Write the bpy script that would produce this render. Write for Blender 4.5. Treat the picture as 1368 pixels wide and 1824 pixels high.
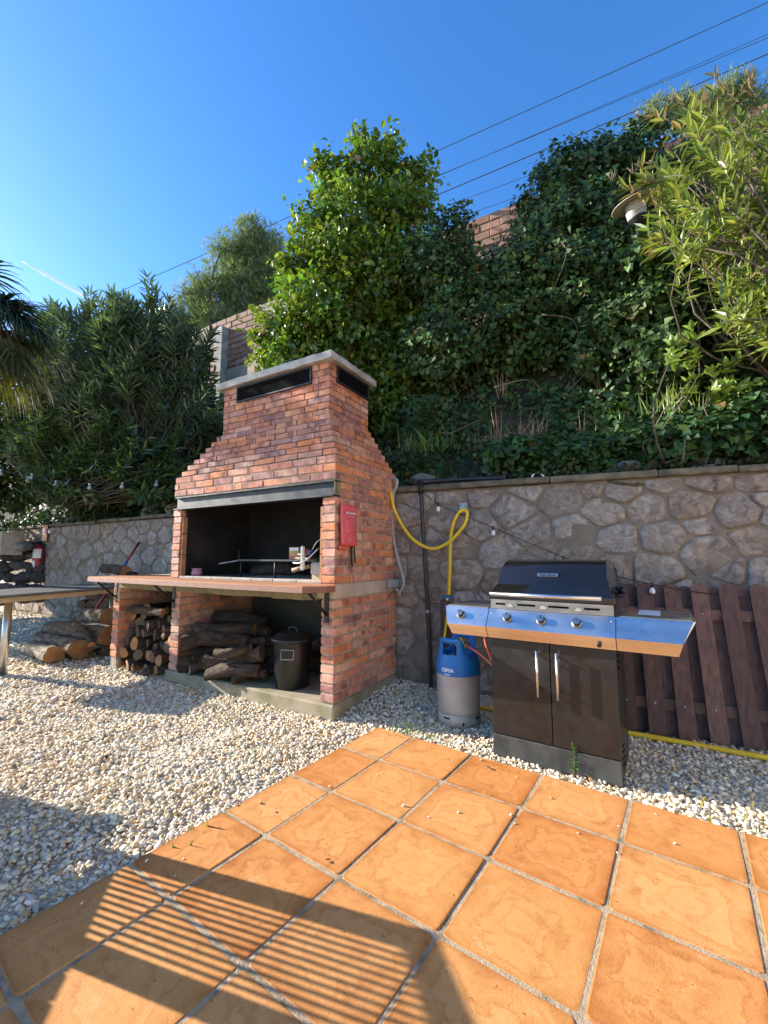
import bpy, bmesh, math, random
import numpy as np
from mathutils import Vector, Matrix, Euler

for o in list(bpy.data.objects):
    bpy.data.objects.remove(o, do_unlink=True)
S = bpy.context.scene
C = S.collection
random.seed(7)
RNG = np.random.default_rng(7)
PI = math.pi

# ------------------------------------------------------------------ camera
CAM_H, FPX, PITCH = 1.1, 754.07, 0.1065
cd = bpy.data.cameras.new('camera')
cam = bpy.data.objects.new('camera', cd)
C.objects.link(cam)
cam.location = (0, 0, CAM_H)
cam.rotation_euler = (PI/2 + PITCH, 0, 0)
cd.sensor_fit = 'VERTICAL'
cd.sensor_height = 36
cd.lens = 36*FPX/1824
cd.clip_start = 0.05
cd.clip_end = 6000
S.camera = cam

# ------------------------------------------------------------------ light
SUN_EL = math.radians(19.5)
SUN_AZ = (-0.95, 0.312)                     # horizontal direction towards the sun
w = bpy.data.worlds.new('World')
S.world = w
w.use_nodes = True
nt = w.node_tree
sky = nt.nodes.new('ShaderNodeTexSky')
sky.sky_type = 'NISHITA'
sky.sun_disc = False
sky.sun_elevation = SUN_EL
sky.sun_rotation = math.atan2(SUN_AZ[0], SUN_AZ[1])
sky.altitude = 0
sky.air_density = 1.0
sky.dust_density = 0.35
sky.ozone_density = 4.0
bg = nt.nodes['Background']
bg.inputs['Strength'].default_value = 0.138
hsv = nt.nodes.new('ShaderNodeHueSaturation')        # the phone's vivid rendering of the sky
hsv.inputs['Saturation'].default_value = 1.2
hsv.inputs['Hue'].default_value = 0.5055
nt.links.new(sky.outputs[0], hsv.inputs['Color'])
nt.links.new(hsv.outputs[0], bg.inputs['Color'])
sd = bpy.data.lights.new('sun', 'SUN')
sd.energy = 5.0
sd.angle = math.radians(0.4)
sd.color = (1.0, 0.94, 0.83)
sun = bpy.data.objects.new('sun', sd)
C.objects.link(sun)
sun.rotation_euler = Vector((-SUN_AZ[0]*math.cos(SUN_EL), -SUN_AZ[1]*math.cos(SUN_EL), -math.sin(SUN_EL))).to_track_quat('-Z', 'Y').to_euler()
vs = S.view_settings
vs.view_transform = 'Standard'
vs.look = 'None'
vs.gamma = 1
vs.use_curve_mapping = False
vs.exposure = 1.52
S.render.engine = 'CYCLES'

# ------------------------------------------------------------------ helpers
def at(px, py, Y):
    """world point seen at photo pixel (px,py) at distance Y in front of the camera"""
    a, b = (px-684)/FPX, -(py-912)/FPX
    c, s = math.cos(PITCH), math.sin(PITCH)
    yy, zz = c - b*s, s + b*c
    return Vector((a*Y/yy, Y, CAM_H + zz*Y/yy))

def tag(o, label=None, cat=None, group=None, kind=None):
    if label: o['label'] = label
    if cat: o['category'] = cat
    if group: o['group'] = group
    if kind: o['kind'] = kind
    return o

def empty(name, loc=(0, 0, 0), rz=0.0, label=None, cat=None, group=None, kind=None):
    o = bpy.data.objects.new(name, None)
    C.objects.link(o)
    o.empty_display_size = .1
    o.location = loc
    o.rotation_euler = (0, 0, rz)
    return tag(o, label, cat, group, kind)

def link(name, me, parent=None, loc=None, rot=None, scale=None):
    o = bpy.data.objects.new(name, me)
    C.objects.link(o)
    if parent: o.parent = parent
    if loc is not None: o.location = loc
    if rot is not None: o.rotation_euler = rot
    if scale is not None: o.scale = scale
    return o

class MB:
    def __init__(s):
        s.v = []; s.f = []; s.sm = []
    def add(s, vs, fs, smooth=False):
        n = len(s.v)
        s.v += [tuple(p) for p in vs]
        s.f += [tuple(i+n for i in f) for f in fs]
        s.sm += [smooth]*len(fs)
        return s
    def box(s, x0, x1, y0, y1, z0, z1, M=None, ch=0.0):
        if ch <= 0:
            v = [(x, y, z) for x in (x0, x1) for y in (y0, y1) for z in (z0, z1)]
            f = [(0, 1, 3, 2), (4, 6, 7, 5), (0, 4, 5, 1), (2, 3, 7, 6), (0, 2, 6, 4), (1, 5, 7, 3)]
        else:
            v, f = chbox(x0, x1, y0, y1, z0, z1, ch)
        if M is not None: v = [M @ Vector(p) for p in v]
        return s.add(v, f)
    def tube(s, pts, r, n=8, caps=True, smooth=True):
        pts = [Vector(p) for p in pts]
        rs = r if isinstance(r, (list, tuple)) else [r]*len(pts)
        V = []; F = []
        up = None
        for i, p in enumerate(pts):
            d = (pts[min(i+1, len(pts)-1)] - pts[max(i-1, 0)])
            if d.length < 1e-9: d = Vector((0, 0, 1))
            d.normalize()
            if up is None:
                up = Vector((0, 0, 1)) if abs(d.z) < .9 else Vector((1, 0, 0))
            a = d.cross(up)
            if a.length < 1e-6: a = d.cross(Vector((0, 1, 0)))
            a.normalize()
            b = a.cross(d).normalized()
            up = b
            for k in range(n):
                t = 2*PI*k/n
                V.append(p + (a*math.cos(t) + b*math.sin(t))*rs[i])
        for i in range(len(pts)-1):
            for k in range(n):
                k2 = (k+1) % n
                F.append((i*n+k, i*n+k2, (i+1)*n+k2, (i+1)*n+k))
        s.add(V, F, smooth)
        if caps:
            n0 = len(s.v) - len(V)
            s.f.append(tuple(n0+k for k in range(n))[::-1]); s.sm.append(False)
            m = n0+(len(pts)-1)*n
            s.f.append(tuple(m+k for k in range(n))); s.sm.append(False)
        return s
    def lathe(s, prof, n=24, c=(0, 0, 0), smooth=True):
        V = []; F = []
        for r, z in prof:
            for k in range(n):
                t = 2*PI*k/n
                V.append((c[0]+r*math.cos(t), c[1]+r*math.sin(t), c[2]+z))
        for i in range(len(prof)-1):
            for k in range(n):
                k2 = (k+1) % n
                F.append((i*n+k, i*n+k2, (i+1)*n+k2, (i+1)*n+k))
        return s.add(V, F, smooth)
    def prism(s, poly, y0, y1, axis='z', smooth=False):
        """poly in 2D extruded along an axis"""
        def P(a, b, c):
            return {'z': (a, b, c), 'y': (a, c, b), 'x': (c, a, b)}[axis]
        n = len(poly)
        V = [P(a, b, y0) for a, b in poly] + [P(a, b, y1) for a, b in poly]
        F = [tuple(range(n))[::-1], tuple(range(n, 2*n))]
        for i in range(n):
            j = (i+1) % n
            F.append((i, j, n+j, n+i))
        return s.add(V, F, smooth)
    def mesh(s, name, mat=None):
        me = bpy.data.meshes.new(name)
        me.from_pydata([tuple(p) for p in s.v], [], s.f)
        me.polygons.foreach_set('use_smooth', s.sm)
        if mat: me.materials.append(mat)
        bm = bmesh.new(); bm.from_mesh(me)
        bmesh.ops.recalc_face_normals(bm, faces=bm.faces)
        bm.to_mesh(me); bm.free()
        return me
    def build(s, name, mat=None, parent=None, loc=None, rot=None):
        return link(name, s.mesh(name, mat), parent, loc, rot)

def chbox(x0, x1, y0, y1, z0, z1, c):
    xs, ys, zs = (x0, x1), (y0, y1), (z0, z1)
    V = []; idx = {}
    for i in (0, 1):
        for j in (0, 1):
            for k in (0, 1):
                sx, sy, sz = (1, -1)[i]*c, (1, -1)[j]*c, (1, -1)[k]*c
                for a in range(3):
                    p = [xs[i]+sx, ys[j]+sy, zs[k]+sz]
                    p[a] = (xs[i], ys[j], zs[k])[a]
                    idx[(i, j, k, a)] = len(V); V.append(tuple(p))
    F = []
    for a in range(3):
        o = [q for q in range(3) if q != a]
        for e in (0, 1):
            q = []
            for (m, n) in ((0, 0), (1, 0), (1, 1), (0, 1)):
                t = [0, 0, 0]; t[a] = e; t[o[0]] = m; t[o[1]] = n
                q.append(idx[(*t, a)])
            F.append(tuple(q))
    for a in range(3):
        o = [q for q in range(3) if q != a]
        for m in (0, 1):
            for n in (0, 1):
                q = []
                for e, ax in ((0, o[0]), (1, o[0]), (1, o[1]), (0, o[1])):
                    t = [0, 0, 0]; t[a] = e; t[o[0]] = m; t[o[1]] = n
                    q.append(idx[(*t, ax)])
                F.append(tuple(q))
    for i in (0, 1):
        for j in (0, 1):
            for k in (0, 1):
                F.append(tuple(idx[(i, j, k, a)] for a in range(3)))
    return V, F

def npmesh(name, V, F, mat, col=None, smooth=False):
    """V (n,3), F (m,k) numpy, col (n,3) vertex colours"""
    me = bpy.data.meshes.new(name)
    n, (m, k) = len(V), F.shape
    me.vertices.add(n); me.vertices.foreach_set('co', np.asarray(V, np.float32).ravel())
    me.loops.add(m*k); me.loops.foreach_set('vertex_index', F.astype(np.int32).ravel())
    me.polygons.add(m)
    me.polygons.foreach_set('loop_start', np.arange(0, m*k, k, dtype=np.int32))
    me.polygons.foreach_set('use_smooth', np.full(m, smooth))
    me.update(calc_edges=True)
    if col is not None:
        at_ = me.color_attributes.new('Col', 'FLOAT_COLOR', 'POINT')
        c4 = np.ones((n, 4), np.float32); c4[:, :3] = col
        at_.data.foreach_set('color', c4.ravel())
    me.materials.append(mat)
    return me

def text_mesh(txt, size, mat, name='lettering', depth=.0006, bold=0.0):
    cu = bpy.data.curves.new(name, 'FONT')
    cu.body = txt; cu.size = size; cu.extrude = depth; cu.offset = bold
    cu.align_x = 'CENTER'; cu.align_y = 'CENTER'
    cu.resolution_u = 3
    ob = bpy.data.objects.new(name, cu)
    C.objects.link(ob)
    dg = bpy.context.evaluated_depsgraph_get()
    me = bpy.data.meshes.new_from_object(ob.evaluated_get(dg))
    bpy.data.objects.remove(ob, do_unlink=True)
    me.name = name
    me.materials.clear(); me.materials.append(mat)
    return me

# ------------------------------------------------------------------ materials
def nodes(name):
    m = bpy.data.materials.new(name); m.use_nodes = True
    t = m.node_tree
    return m, t, t.nodes['Principled BSDF'], t.links

def ramp(t, fac, stops, interp='LINEAR'):
    r = t.nodes.new('ShaderNodeValToRGB')
    r.color_ramp.interpolation = interp
    e = r.color_ramp.elements
    while len(e) < len(stops): e.new(0.5)
    for i, (p, c) in enumerate(stops):
        e[i].position = p
        e[i].color = (*c, 1) if len(c) == 3 else c
    t.links.new(fac, r.inputs[0])
    return r.outputs[0]

def noise(t, vec, scale, detail=5, rough=.55, dist=0.0):
    n = t.nodes.new('ShaderNodeTexNoise')
    n.inputs['Scale'].default_value = scale
    n.inputs['Detail'].default_value = detail
    n.inputs['Roughness'].default_value = rough
    n.inputs['Distortion'].default_value = dist
    t.links.new(vec, n.inputs['Vector'])
    return n.outputs[0]

def mixc(t, fac, a, b, blend='MIX'):
    m = t.nodes.new('ShaderNodeMix'); m.data_type = 'RGBA'; m.blend_type = blend
    for i, x in ((0, fac), (6, a), (7, b)):
        if isinstance(x, (int, float)): m.inputs[i].default_value = x
        elif isinstance(x, tuple): m.inputs[i].default_value = (*x, 1)
        else: t.links.new(x, m.inputs[i])
    return m.outputs[2]

def math_(t, op, a, b=None):
    m = t.nodes.new('ShaderNodeMath'); m.operation = op
    for i, x in enumerate((a, b)):
        if x is None: continue
        if isinstance(x, (int, float)): m.inputs[i].default_value = x
        else: t.links.new(x, m.inputs[i])
    return m.outputs[0]

def coords(t, rnd=True, stretch=None):
    tc = t.nodes.new('ShaderNodeTexCoord')
    out = tc.outputs['Object']
    if rnd:
        oi = t.nodes.new('ShaderNodeObjectInfo')
        mu = t.nodes.new('ShaderNodeMath'); mu.operation = 'MULTIPLY'; mu.inputs[1].default_value = 37.0
        t.links.new(oi.outputs['Random'], mu.inputs[0])
        ad = t.nodes.new('ShaderNodeVectorMath'); ad.operation = 'ADD'
        t.links.new(out, ad.inputs[0]); t.links.new(mu.outputs[0], ad.inputs[1])
        out = ad.outputs[0]
    if stretch:
        mp = t.nodes.new('ShaderNodeMapping'); mp.inputs['Scale'].default_value = stretch
        t.links.new(out, mp.inputs[0]); out = mp.outputs[0]
    return out

def bumpn(t, b, h, strength, dist=.01):
    n = t.nodes.new('ShaderNodeBump')
    n.inputs['Strength'].default_value = strength
    n.inputs['Distance'].default_value = dist
    t.links.new(h, n.inputs['Height'])
    t.links.new(n.outputs[0], b.inputs['Normal'])

def mat(name, c1, c2=None, scale=8.0, rough=.6, metal=0.0, bump=0.0, bscale=60.0, bdist=.004, lo=.35, hi=.65, rnd=True, stretch=None, coat=0.0, spec=.5, vary=0.0, rvar=None):
    m, t, b, L = nodes(name)
    b.inputs['Roughness'].default_value = rough
    b.inputs['Metallic'].default_value = metal
    b.inputs['Coat Weight'].default_value = coat
    b.inputs['Specular IOR Level'].default_value = spec
    v = coords(t, rnd, stretch)
    if c2 is None:
        b.inputs['Base Color'].default_value = (*c1, 1)
    else:
        n = noise(t, v, scale)
        col = ramp(t, n, [(lo, c1), (hi, c2)])
        if vary > 0:
            oi = t.nodes.new('ShaderNodeObjectInfo')
            hs = t.nodes.new('ShaderNodeHueSaturation')
            k = math_(t, 'MULTIPLY_ADD', oi.outputs['Random'], 2*vary)
            k.node.inputs[2].default_value = 1-vary
            L.new(k, hs.inputs['Value']); L.new(col, hs.inputs['Color'])
            col = hs.outputs[0]
        L.new(col, b.inputs['Base Color'])
    if rvar:
        L.new(ramp(t, noise(t, coords(t, rnd), rvar[2], 6, .65, .5), [(.35, (rvar[0],)*3), (.68, (rvar[1],)*3)]), b.inputs['Roughness'])
    if bump > 0:
        bumpn(t, b, noise(t, v, bscale, 4), bump, bdist)
    return m

def attr_mat(name, rough=.5, bump=0.0, bscale=120, transl=0.0, tint=(1.25, 1.3, .55), spec=.5):
    m, t, b, L = nodes(name)
    a = t.nodes.new('ShaderNodeAttribute'); a.attribute_name = 'Col'
    L.new(a.outputs['Color'], b.inputs['Base Color'])
    b.inputs['Roughness'].default_value = rough
    b.inputs['Specular IOR Level'].default_value = spec
    if bump > 0:
        v = coords(t, False)
        n = noise(t, v, bscale, 4)
        bumpn(t, b, n, bump, .003)
        c = mixc(t, .45, a.outputs['Color'], ramp(t, noise(t, v, bscale*.8, 4), [(.3, (.6, .56, .5)), (.7, (1.15, 1.15, 1.15))]), 'MULTIPLY')
        L.new(c, b.inputs['Base Color'])
    if transl > 0:
        tr = t.nodes.new('ShaderNodeBsdfTranslucent')
        L.new(mixc(t, 1.0, a.outputs['Color'], tint, 'MULTIPLY'), tr.inputs['Color'])
        mx = t.nodes.new('ShaderNodeMixShader'); mx.inputs[0].default_value = transl
        L.new(b.outputs[0], mx.inputs[1]); L.new(tr.outputs[0], mx.inputs[2])
        L.new(mx.outputs[0], t.nodes['Material Output'].inputs['Surface'])
    return m

def brick_mat(name, stops, streak=(.78, .52, .40), dark=.0):
    m, t, b, L = nodes(name)
    oi = t.nodes.new('ShaderNodeObjectInfo')
    ge = t.nodes.new('ShaderNodeNewGeometry')
    r = math_(t, 'FRACT', math_(t, 'ADD', oi.outputs['Random'], ge.outputs['Random Per Island']))
    base = ramp(t, r, stops)
    v = coords(t)
    vs_ = coords(t, True, (30, 30, 4))
    st = ramp(t, noise(t, vs_, 1.0, 5, .65), [(.47, (0, 0, 0)), (.74, (1, 1, 1))])
    c = mixc(t, math_(t, 'MULTIPLY', st, .5), base, streak)
    pur = ramp(t, noise(t, v, 9, 3, .5), [(.55, (0, 0, 0)), (.63, (1, 1, 1))])
    c = mixc(t, math_(t, 'MULTIPLY', pur, .62), c, (.16, .075, .075))
    blot = ramp(t, noise(t, v, 7, 4), [(.35, (.6, .5, .5)), (.6, (1.05, 1.05, 1.05))])
    c = mixc(t, .6, c, blot, 'MULTIPLY')
    gr = ramp(t, noise(t, v, 90, 4), [(.3, (.7, .7, .7)), (.7, (1.1, 1.1, 1.1))])
    c = mixc(t, .5, c, gr, 'MULTIPLY')
    L.new(c, b.inputs['Base Color'])
    b.inputs['Roughness'].default_value = .8
    bumpn(t, b, noise(t, v, 110, 5, .7), .5, .004)
    return m

def tile_mat():
    m, t, b, L = nodes('terracotta_tile')
    v = coords(t)
    oi = t.nodes.new('ShaderNodeObjectInfo')
    base = ramp(t, oi.outputs['Random'], [(0, (.57, .25, .076)), (.2, (.61, .285, .09)), (.4, (.53, .205, .056)), (.6, (.63, .31, .108)), (.8, (.55, .225, .064)), (1, (.59, .27, .084))])
    # distance to the tile's edge, wandering: old drying marks run round inside each tile
    tc = t.nodes.new('ShaderNodeTexCoord')
    sx = t.nodes.new('ShaderNodeSeparateXYZ'); L.new(tc.outputs['Object'], sx.inputs[0])
    def edge(o): return math_(t, 'MINIMUM', o, math_(t, 'SUBTRACT', .387, o))
    d = math_(t, 'MINIMUM', edge(sx.outputs[0]), edge(sx.outputs[1]))
    n1 = noise(t, v, 5.5, 5, .6, .8)
    wd = math_(t, 'ADD', d, math_(t, 'MULTIPLY', math_(t, 'SUBTRACT', n1, .5), .30))
    mark = ramp(t, math_(t, 'MULTIPLY', wd, 4.0), [(.0, (.80, .68, .58)), (.14, (.93, .87, .82)), (.22, (1.02, 1.0, .98)), (.30, (.92, .85, .79)), (.33, (.80, .69, .59)), (.37, (1.06, 1.08, 1.12)), (.48, (1.06, 1.09, 1.13)), (.56, (.92, .85, .79)), (.63, (1.06, 1.09, 1.13)), (.9, (.98, .95, .92))])
    am = math_(t, 'MULTIPLY_ADD', oi.outputs['Random'], .35); am.node.inputs[2].default_value = .55
    c = mixc(t, am, base, mark, 'MULTIPLY')
    blot = ramp(t, noise(t, v, 7.5, 8, .7, .4), [(.30, (.72, .58, .46)), (.46, (1, 1, 1)), (.62, (1.06, 1.06, 1.06)), (.74, (1.2, 1.28, 1.4))])
    c = mixc(t, .75, c, blot, 'MULTIPLY')
    pale = ramp(t, noise(t, v, 15, 8, .75), [(.58, (0, 0, 0)), (.76, (1, 1, 1))])
    c = mixc(t, math_(t, 'MULTIPLY', pale, .42), c, (.74, .50, .31))
    fine = ramp(t, noise(t, v, 170, 5, .75), [(.3, (.78, .76, .74)), (.7, (1.12, 1.12, 1.12))])
    c = mixc(t, .7, c, fine, 'MULTIPLY')
    spk = ramp(t, noise(t, v, 75, 2, .5), [(.24, (.2, .15, .11)), (.29, (1, 1, 1))])
    c = mixc(t, .8, c, spk, 'MULTIPLY')
    grime = ramp(t, math_(t, 'ADD', d, math_(t, 'MULTIPLY', math_(t, 'SUBTRACT', noise(t, v, 30, 4, .7), .5), .03)), [(.004, (.62, .55, .46)), (.022, (1, 1, 1))])
    c = mixc(t, .7, c, grime, 'MULTIPLY')
    L.new(c, b.inputs['Base Color'])
    L.new(ramp(t, n1, [(.3, (.46, .46, .46)), (.6, (.70, .70, .70))]), b.inputs['Roughness'])
    b.inputs['Specular IOR Level'].default_value = .22
    h = mixc(t, .4, noise(t, v, 6, 5), noise(t, v, 170, 5, .7))
    bumpn(t, b, h, .55, .005)
    return m

def stone_mat(name, a, bb, warm, rust):
    m, t, b, L = nodes(name)
    v = coords(t)
    oi = t.nodes.new('ShaderNodeObjectInfo')
    hue = ramp(t, oi.outputs['Random'], [(0, a), (.25, bb), (.45, warm), (.7, a), (.85, bb), (1, warm)])
    n = noise(t, v, 11, 9, .72, 1.2)
    c = mixc(t, .9, hue, ramp(t, n, [(.28, (.34, .31, .30)), (.45, (.80, .78, .77)), (.57, (1.18, 1.18, 1.18)), (.70, (1.75, 1.72, 1.66))]), 'MULTIPLY')
    vein = ramp(t, noise(t, v, 20, 6, .7, 2.5), [(.60, (0, 0, 0)), (.70, (1, 1, 1))])
    c = mixc(t, math_(t, 'MULTIPLY', vein, .35), c, (.62, .56, .48))
    rm = ramp(t, noise(t, v, 3.4, 5, .65), [(.60, (0, 0, 0)), (.68, (1, 1, 1))])
    c = mixc(t, math_(t, 'MULTIPLY', rm, .6), c, rust)
    dk = ramp(t, noise(t, v, 6, 5, .7), [(.30, (.55, .5, .5)), (.45, (1, 1, 1))])
    c = mixc(t, .8, c, dk, 'MULTIPLY')
    L.new(c, b.inputs['Base Color'])
    b.inputs['Roughness'].default_value = .9
    b.inputs['Specular IOR Level'].default_value = .2
    bumpn(t, b, noise(t, v, 24, 9, .75, .6), 1.0, .022)
    return m

M = {}
M['tile'] = tile_mat()
M['grout'] = mat('cement_grout', (.40, .30, .19), (.17, .135, .08), 16, .95, bump=.9, bscale=150, lo=.46, hi=.68, rnd=False)
M['gravel'] = attr_mat('pebble_stone', .7, .35, 160)
def bed_mat():
    m, t, b, L = nodes('gravel_bed')
    v = coords(t, False)
    vo = t.nodes.new('ShaderNodeTexVoronoi'); vo.inputs['Scale'].default_value = 85
    L.new(v, vo.inputs['Vector'])
    bw = t.nodes.new('ShaderNodeSeparateColor'); L.new(vo.outputs['Color'], bw.inputs[0])
    c = ramp(t, bw.outputs[0], [(0, (.42, .33, .23)), (.35, (.66, .53, .36)), (.7, (.52, .41, .27)), (1, (.74, .62, .45))])
    L.new(c, b.inputs['Base Color']); b.inputs['Roughness'].default_value = .9
    iv = math_(t, 'SUBTRACT', 1.0, vo.outputs['Distance'])
    bumpn(t, b, iv, 1.0, .012)
    return m
M['gravel_bed'] = bed_mat()
BR = [(0, (.66, .23, .10)), (.12, (.55, .195, .12)), (.25, (.72, .36, .235)), (.38, (.30, .14, .125)), (.48, (.65, .285, .16)), (.58, (.72, .245, .075)), (.68, (.59, .21, .115)), (.78, (.70, .40, .26)), (.88, (.40, .18, .145)), (1, (.68, .24, .105))]
M['brick'] = brick_mat('rustic_brick', BR)
M['mortar'] = mat('lime_mortar', (.46, .37, .27), (.28, .22, .16), 14, .95, bump=.6, bscale=120, rnd=False)
M['dark_mortar'] = mat('dark_joint_mortar', (.22, .175, .13), (.11, .088, .066), 14, .95, bump=.6, bscale=120, rnd=False)
M['concrete'] = mat('weathered_concrete', (.56, .45, .34), (.38, .30, .225), 5, .9, bump=.5, bscale=90)
M['cap'] = mat('cap_concrete', (.50, .46, .40), (.30, .27, .225), 6, .9, bump=.5, bscale=70)
M['yellow_concrete'] = mat('lichen_concrete', (.30, .235, .12), (.19, .155, .09), 12, .95, bump=.6, bscale=80)
M['slab'] = mat('mossy_concrete', (.36, .30, .215), (.20, .175, .09), 5, .95, bump=.6, bscale=80)
M['render_dark'] = mat('sooty_render', (.085, .072, .052), (.045, .04, .033), 4, .95, bump=.4, bscale=60)  # dark mottled plaster for the bay back
M['soot'] = mat('soot_blackened_lining', (.012, .011, .010), (.045, .035, .026), 3.2, .9, bump=.5, bscale=40, lo=.45, hi=.8)
M['refractory'] = mat('refractory_brick', (.45, .22, .10), (.33, .15, .07), 10, .85, bump=.4, bscale=100)
M['hearth'] = mat('ashy_hearth', (.25, .235, .21), (.05, .048, .045), 6, .95, bump=.5, bscale=90)
M['hearth_edge'] = mat('hearth_edge_tile', (.50, .42, .34), (.36, .29, .23), 9, .85, bump=.3, bscale=90)
M['lintel'] = mat('dark_steel_beam', (.025, .027, .032), (.045, .046, .05), 9, .5, metal=.5, bump=.2, bscale=50)
M['counter'] = mat('terracotta_counter', (.46, .20, .085), (.36, .14, .06), 7, .6, bump=.2, bscale=80)
M['counter_edge'] = mat('redbrown_counter_edge', (.20, .075, .045), (.31, .14, .085), 16, .6, bump=.5, bscale=60, stretch=(3, 3, 12))
M['black_metal'] = mat('black_steel', (.013, .013, .014), (.028, .026, .025), 20, .5, metal=.3, bump=.1)
M['vent_black'] = mat('vent_mesh_black', (.004, .004, .004), (.007, .0065, .006), 40, .9, spec=.05)
M['steel'] = mat('brushed_stainless', (.72, .71, .70), (.60, .585, .57), 3, .2, metal=1.0, bump=.06, bscale=160, stretch=(.3, 6, 6), rvar=(.22, .35, 3))
M['steel_dull'] = mat('dull_stainless', (.42, .40, .38), (.30, .28, .26), 9, .38, metal=1.0, bump=.05)
M['enamel'] = mat('black_enamel', (.006, .006, .007), (.010, .009, .010), 5, .09, coat=.3, rvar=(.07, .14, 4))
M['door'] = mat('satin_black_steel', (.010, .0085, .008), (.018, .015, .013), 14, .33, bump=.03, bscale=200, rvar=(.26, .5, 8))
M['kick'] = mat('worn_black_base', (.025, .025, .024), (.06, .06, .052), 12, .55, bump=.1)
M['knob'] = mat('knob_metal', (.40, .40, .39), None, rough=.3, metal=1.0)
M['black_plastic'] = mat('black_plastic', (.012, .012, .013), (.02, .02, .021), 12, .38)
M['bin'] = mat('scuffed_black_bin', (.009, .009, .009), (.022, .021, .019), 9, .34, stretch=(6, 6, .7), lo=.5, hi=.75)
M['white'] = mat('white_print', (.8, .8, .8), None, rough=.5)
M['pale_print'] = mat('pale_print', (.62, .42, .42), None, rough=.6)
M['blue'] = mat('blue_plastic', (.006, .15, .44), (.008, .125, .37), 8, .45, bump=.05)
M['cylinder'] = mat('grey_cylinder_paint', (.44, .39, .34), (.33, .29, .25), 5, .45, metal=.1, bump=.1)
M['orange_hose'] = mat('orange_rubber', (.62, .15, .065), None, rough=.5)
M['yellow'] = mat('yellow_hose_plastic', (.82, .56, .02), (.70, .46, .015), 6, .45)
M['grey_plastic'] = mat('grey_pvc', (.36, .36, .35), (.27, .27, .26), 9, .5)
M['galv'] = mat('galvanised_plate', (.33, .40, .43), (.24, .30, .33), 20, .5, metal=.4)
M['pipe'] = mat('black_water_pipe', (.012, .015, .028), (.02, .022, .034), 6, .35)
M['red'] = mat('red_paint', (.42, .012, .016), (.33, .01, .012), 6, .35)
M['pouch'] = mat('red_pvc_pouch', (.74, .13, .15), (.64, .09, .105), 5, .42)
M['pouch_orange'] = mat('orange_red_flap', (.62, .12, .05), None, rough=.5)
M['strap'] = mat('black_webbing', (.01, .01, .01), (.02, .02, .02), 80, .8)
M['fence'] = mat('dark_stained_board', (.165, .082, .06), (.085, .045, .034), 3.0, .7, bump=.5, bscale=30, stretch=(16, 16, 1.2), vary=.35)
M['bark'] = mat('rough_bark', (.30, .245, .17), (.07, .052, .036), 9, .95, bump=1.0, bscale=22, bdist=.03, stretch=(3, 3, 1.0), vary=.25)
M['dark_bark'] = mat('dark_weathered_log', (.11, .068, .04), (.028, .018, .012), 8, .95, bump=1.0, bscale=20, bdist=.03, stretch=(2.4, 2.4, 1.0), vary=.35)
def cut_mat(name, a, bb, edge):
    m, t, b, L = nodes(name)
    tc = t.nodes.new('ShaderNodeTexCoord')
    fl = t.nodes.new('ShaderNodeVectorMath'); fl.operation = 'MULTIPLY'; fl.inputs[1].default_value = (1, 1, 0)
    L.new(tc.outputs['Object'], fl.inputs[0])
    ln_ = t.nodes.new('ShaderNodeVectorMath'); ln_.operation = 'LENGTH'; L.new(fl.outputs[0], ln_.inputs[0])
    v = coords(t)
    r = math_(t, 'ADD', math_(t, 'MULTIPLY', ln_.outputs['Value'], 900.0), math_(t, 'MULTIPLY', noise(t, v, 14, 4), 9.0))
    s = math_(t, 'MULTIPLY_ADD', math_(t, 'SINE', r), .5); s.node.inputs[2].default_value = .5
    c = mixc(t, s, a, bb)
    c = mixc(t, .8, c, ramp(t, noise(t, v, 9, 5, .6), [(.35, (.55, .5, .45)), (.6, (1.05, 1.05, 1.05))]), 'MULTIPLY')
    oi = t.nodes.new('ShaderNodeObjectInfo')
    c = mixc(t, .5, c, ramp(t, oi.outputs['Random'], [(0, (.6, .58, .55)), (1, (1.25, 1.2, 1.1))]), 'MULTIPLY')
    L.new(c, b.inputs['Base Color']); b.inputs['Roughness'].default_value = .85
    bumpn(t, b, noise(t, v, 60, 5), .4, .004)
    return m
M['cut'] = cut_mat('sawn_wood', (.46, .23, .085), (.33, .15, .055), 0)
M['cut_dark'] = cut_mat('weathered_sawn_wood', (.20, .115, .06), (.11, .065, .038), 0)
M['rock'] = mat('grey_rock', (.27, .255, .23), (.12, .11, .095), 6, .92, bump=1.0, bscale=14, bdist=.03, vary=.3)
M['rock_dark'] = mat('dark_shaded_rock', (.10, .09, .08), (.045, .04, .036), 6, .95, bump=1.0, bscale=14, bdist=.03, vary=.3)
M['wallstone'] = stone_mat('limestone_rubble', (.32, .275, .245), (.385, .34, .295), (.30, .235, .18), (.42, .26, .13))
M['wallstone_grey'] = stone_mat('grey_rubble', (.34, .29, .25), (.40, .34, .29), (.32, .245, .185), (.40, .27, .15))
M['wallmortar'] = mat('wall_mortar', (.25, .195, .145), (.16, .122, .09), 7, .95, bump=.7, bscale=60, rnd=False)
M['coping'] = mat('coping_stone', (.20, .165, .105), (.07, .066, .05), 9, .95, bump=.8, bscale=50, rnd=False)
M['block'] = brick_mat('clay_block', [(0, (.36, .20, .12)), (.3, (.42, .24, .15)), (.6, (.32, .165, .10)), (1, (.40, .23, .15))], (.45, .33, .25))
M['soil'] = mat('bank_soil', (.055, .045, .03), (.025, .03, .014), 6, 1.0, bump=1.0, bscale=20, bdist=.05, rnd=False)
M['trunk'] = mat('stem_bark', (.13, .10, .07), (.06, .045, .03), 9, .9, bump=.6, bscale=40)
M['leaf'] = attr_mat('broad_leaf', .38, 0, transl=.33)
M['ivy'] = attr_mat('ivy_leaf', .55, 0, transl=.18, spec=.3)
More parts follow.
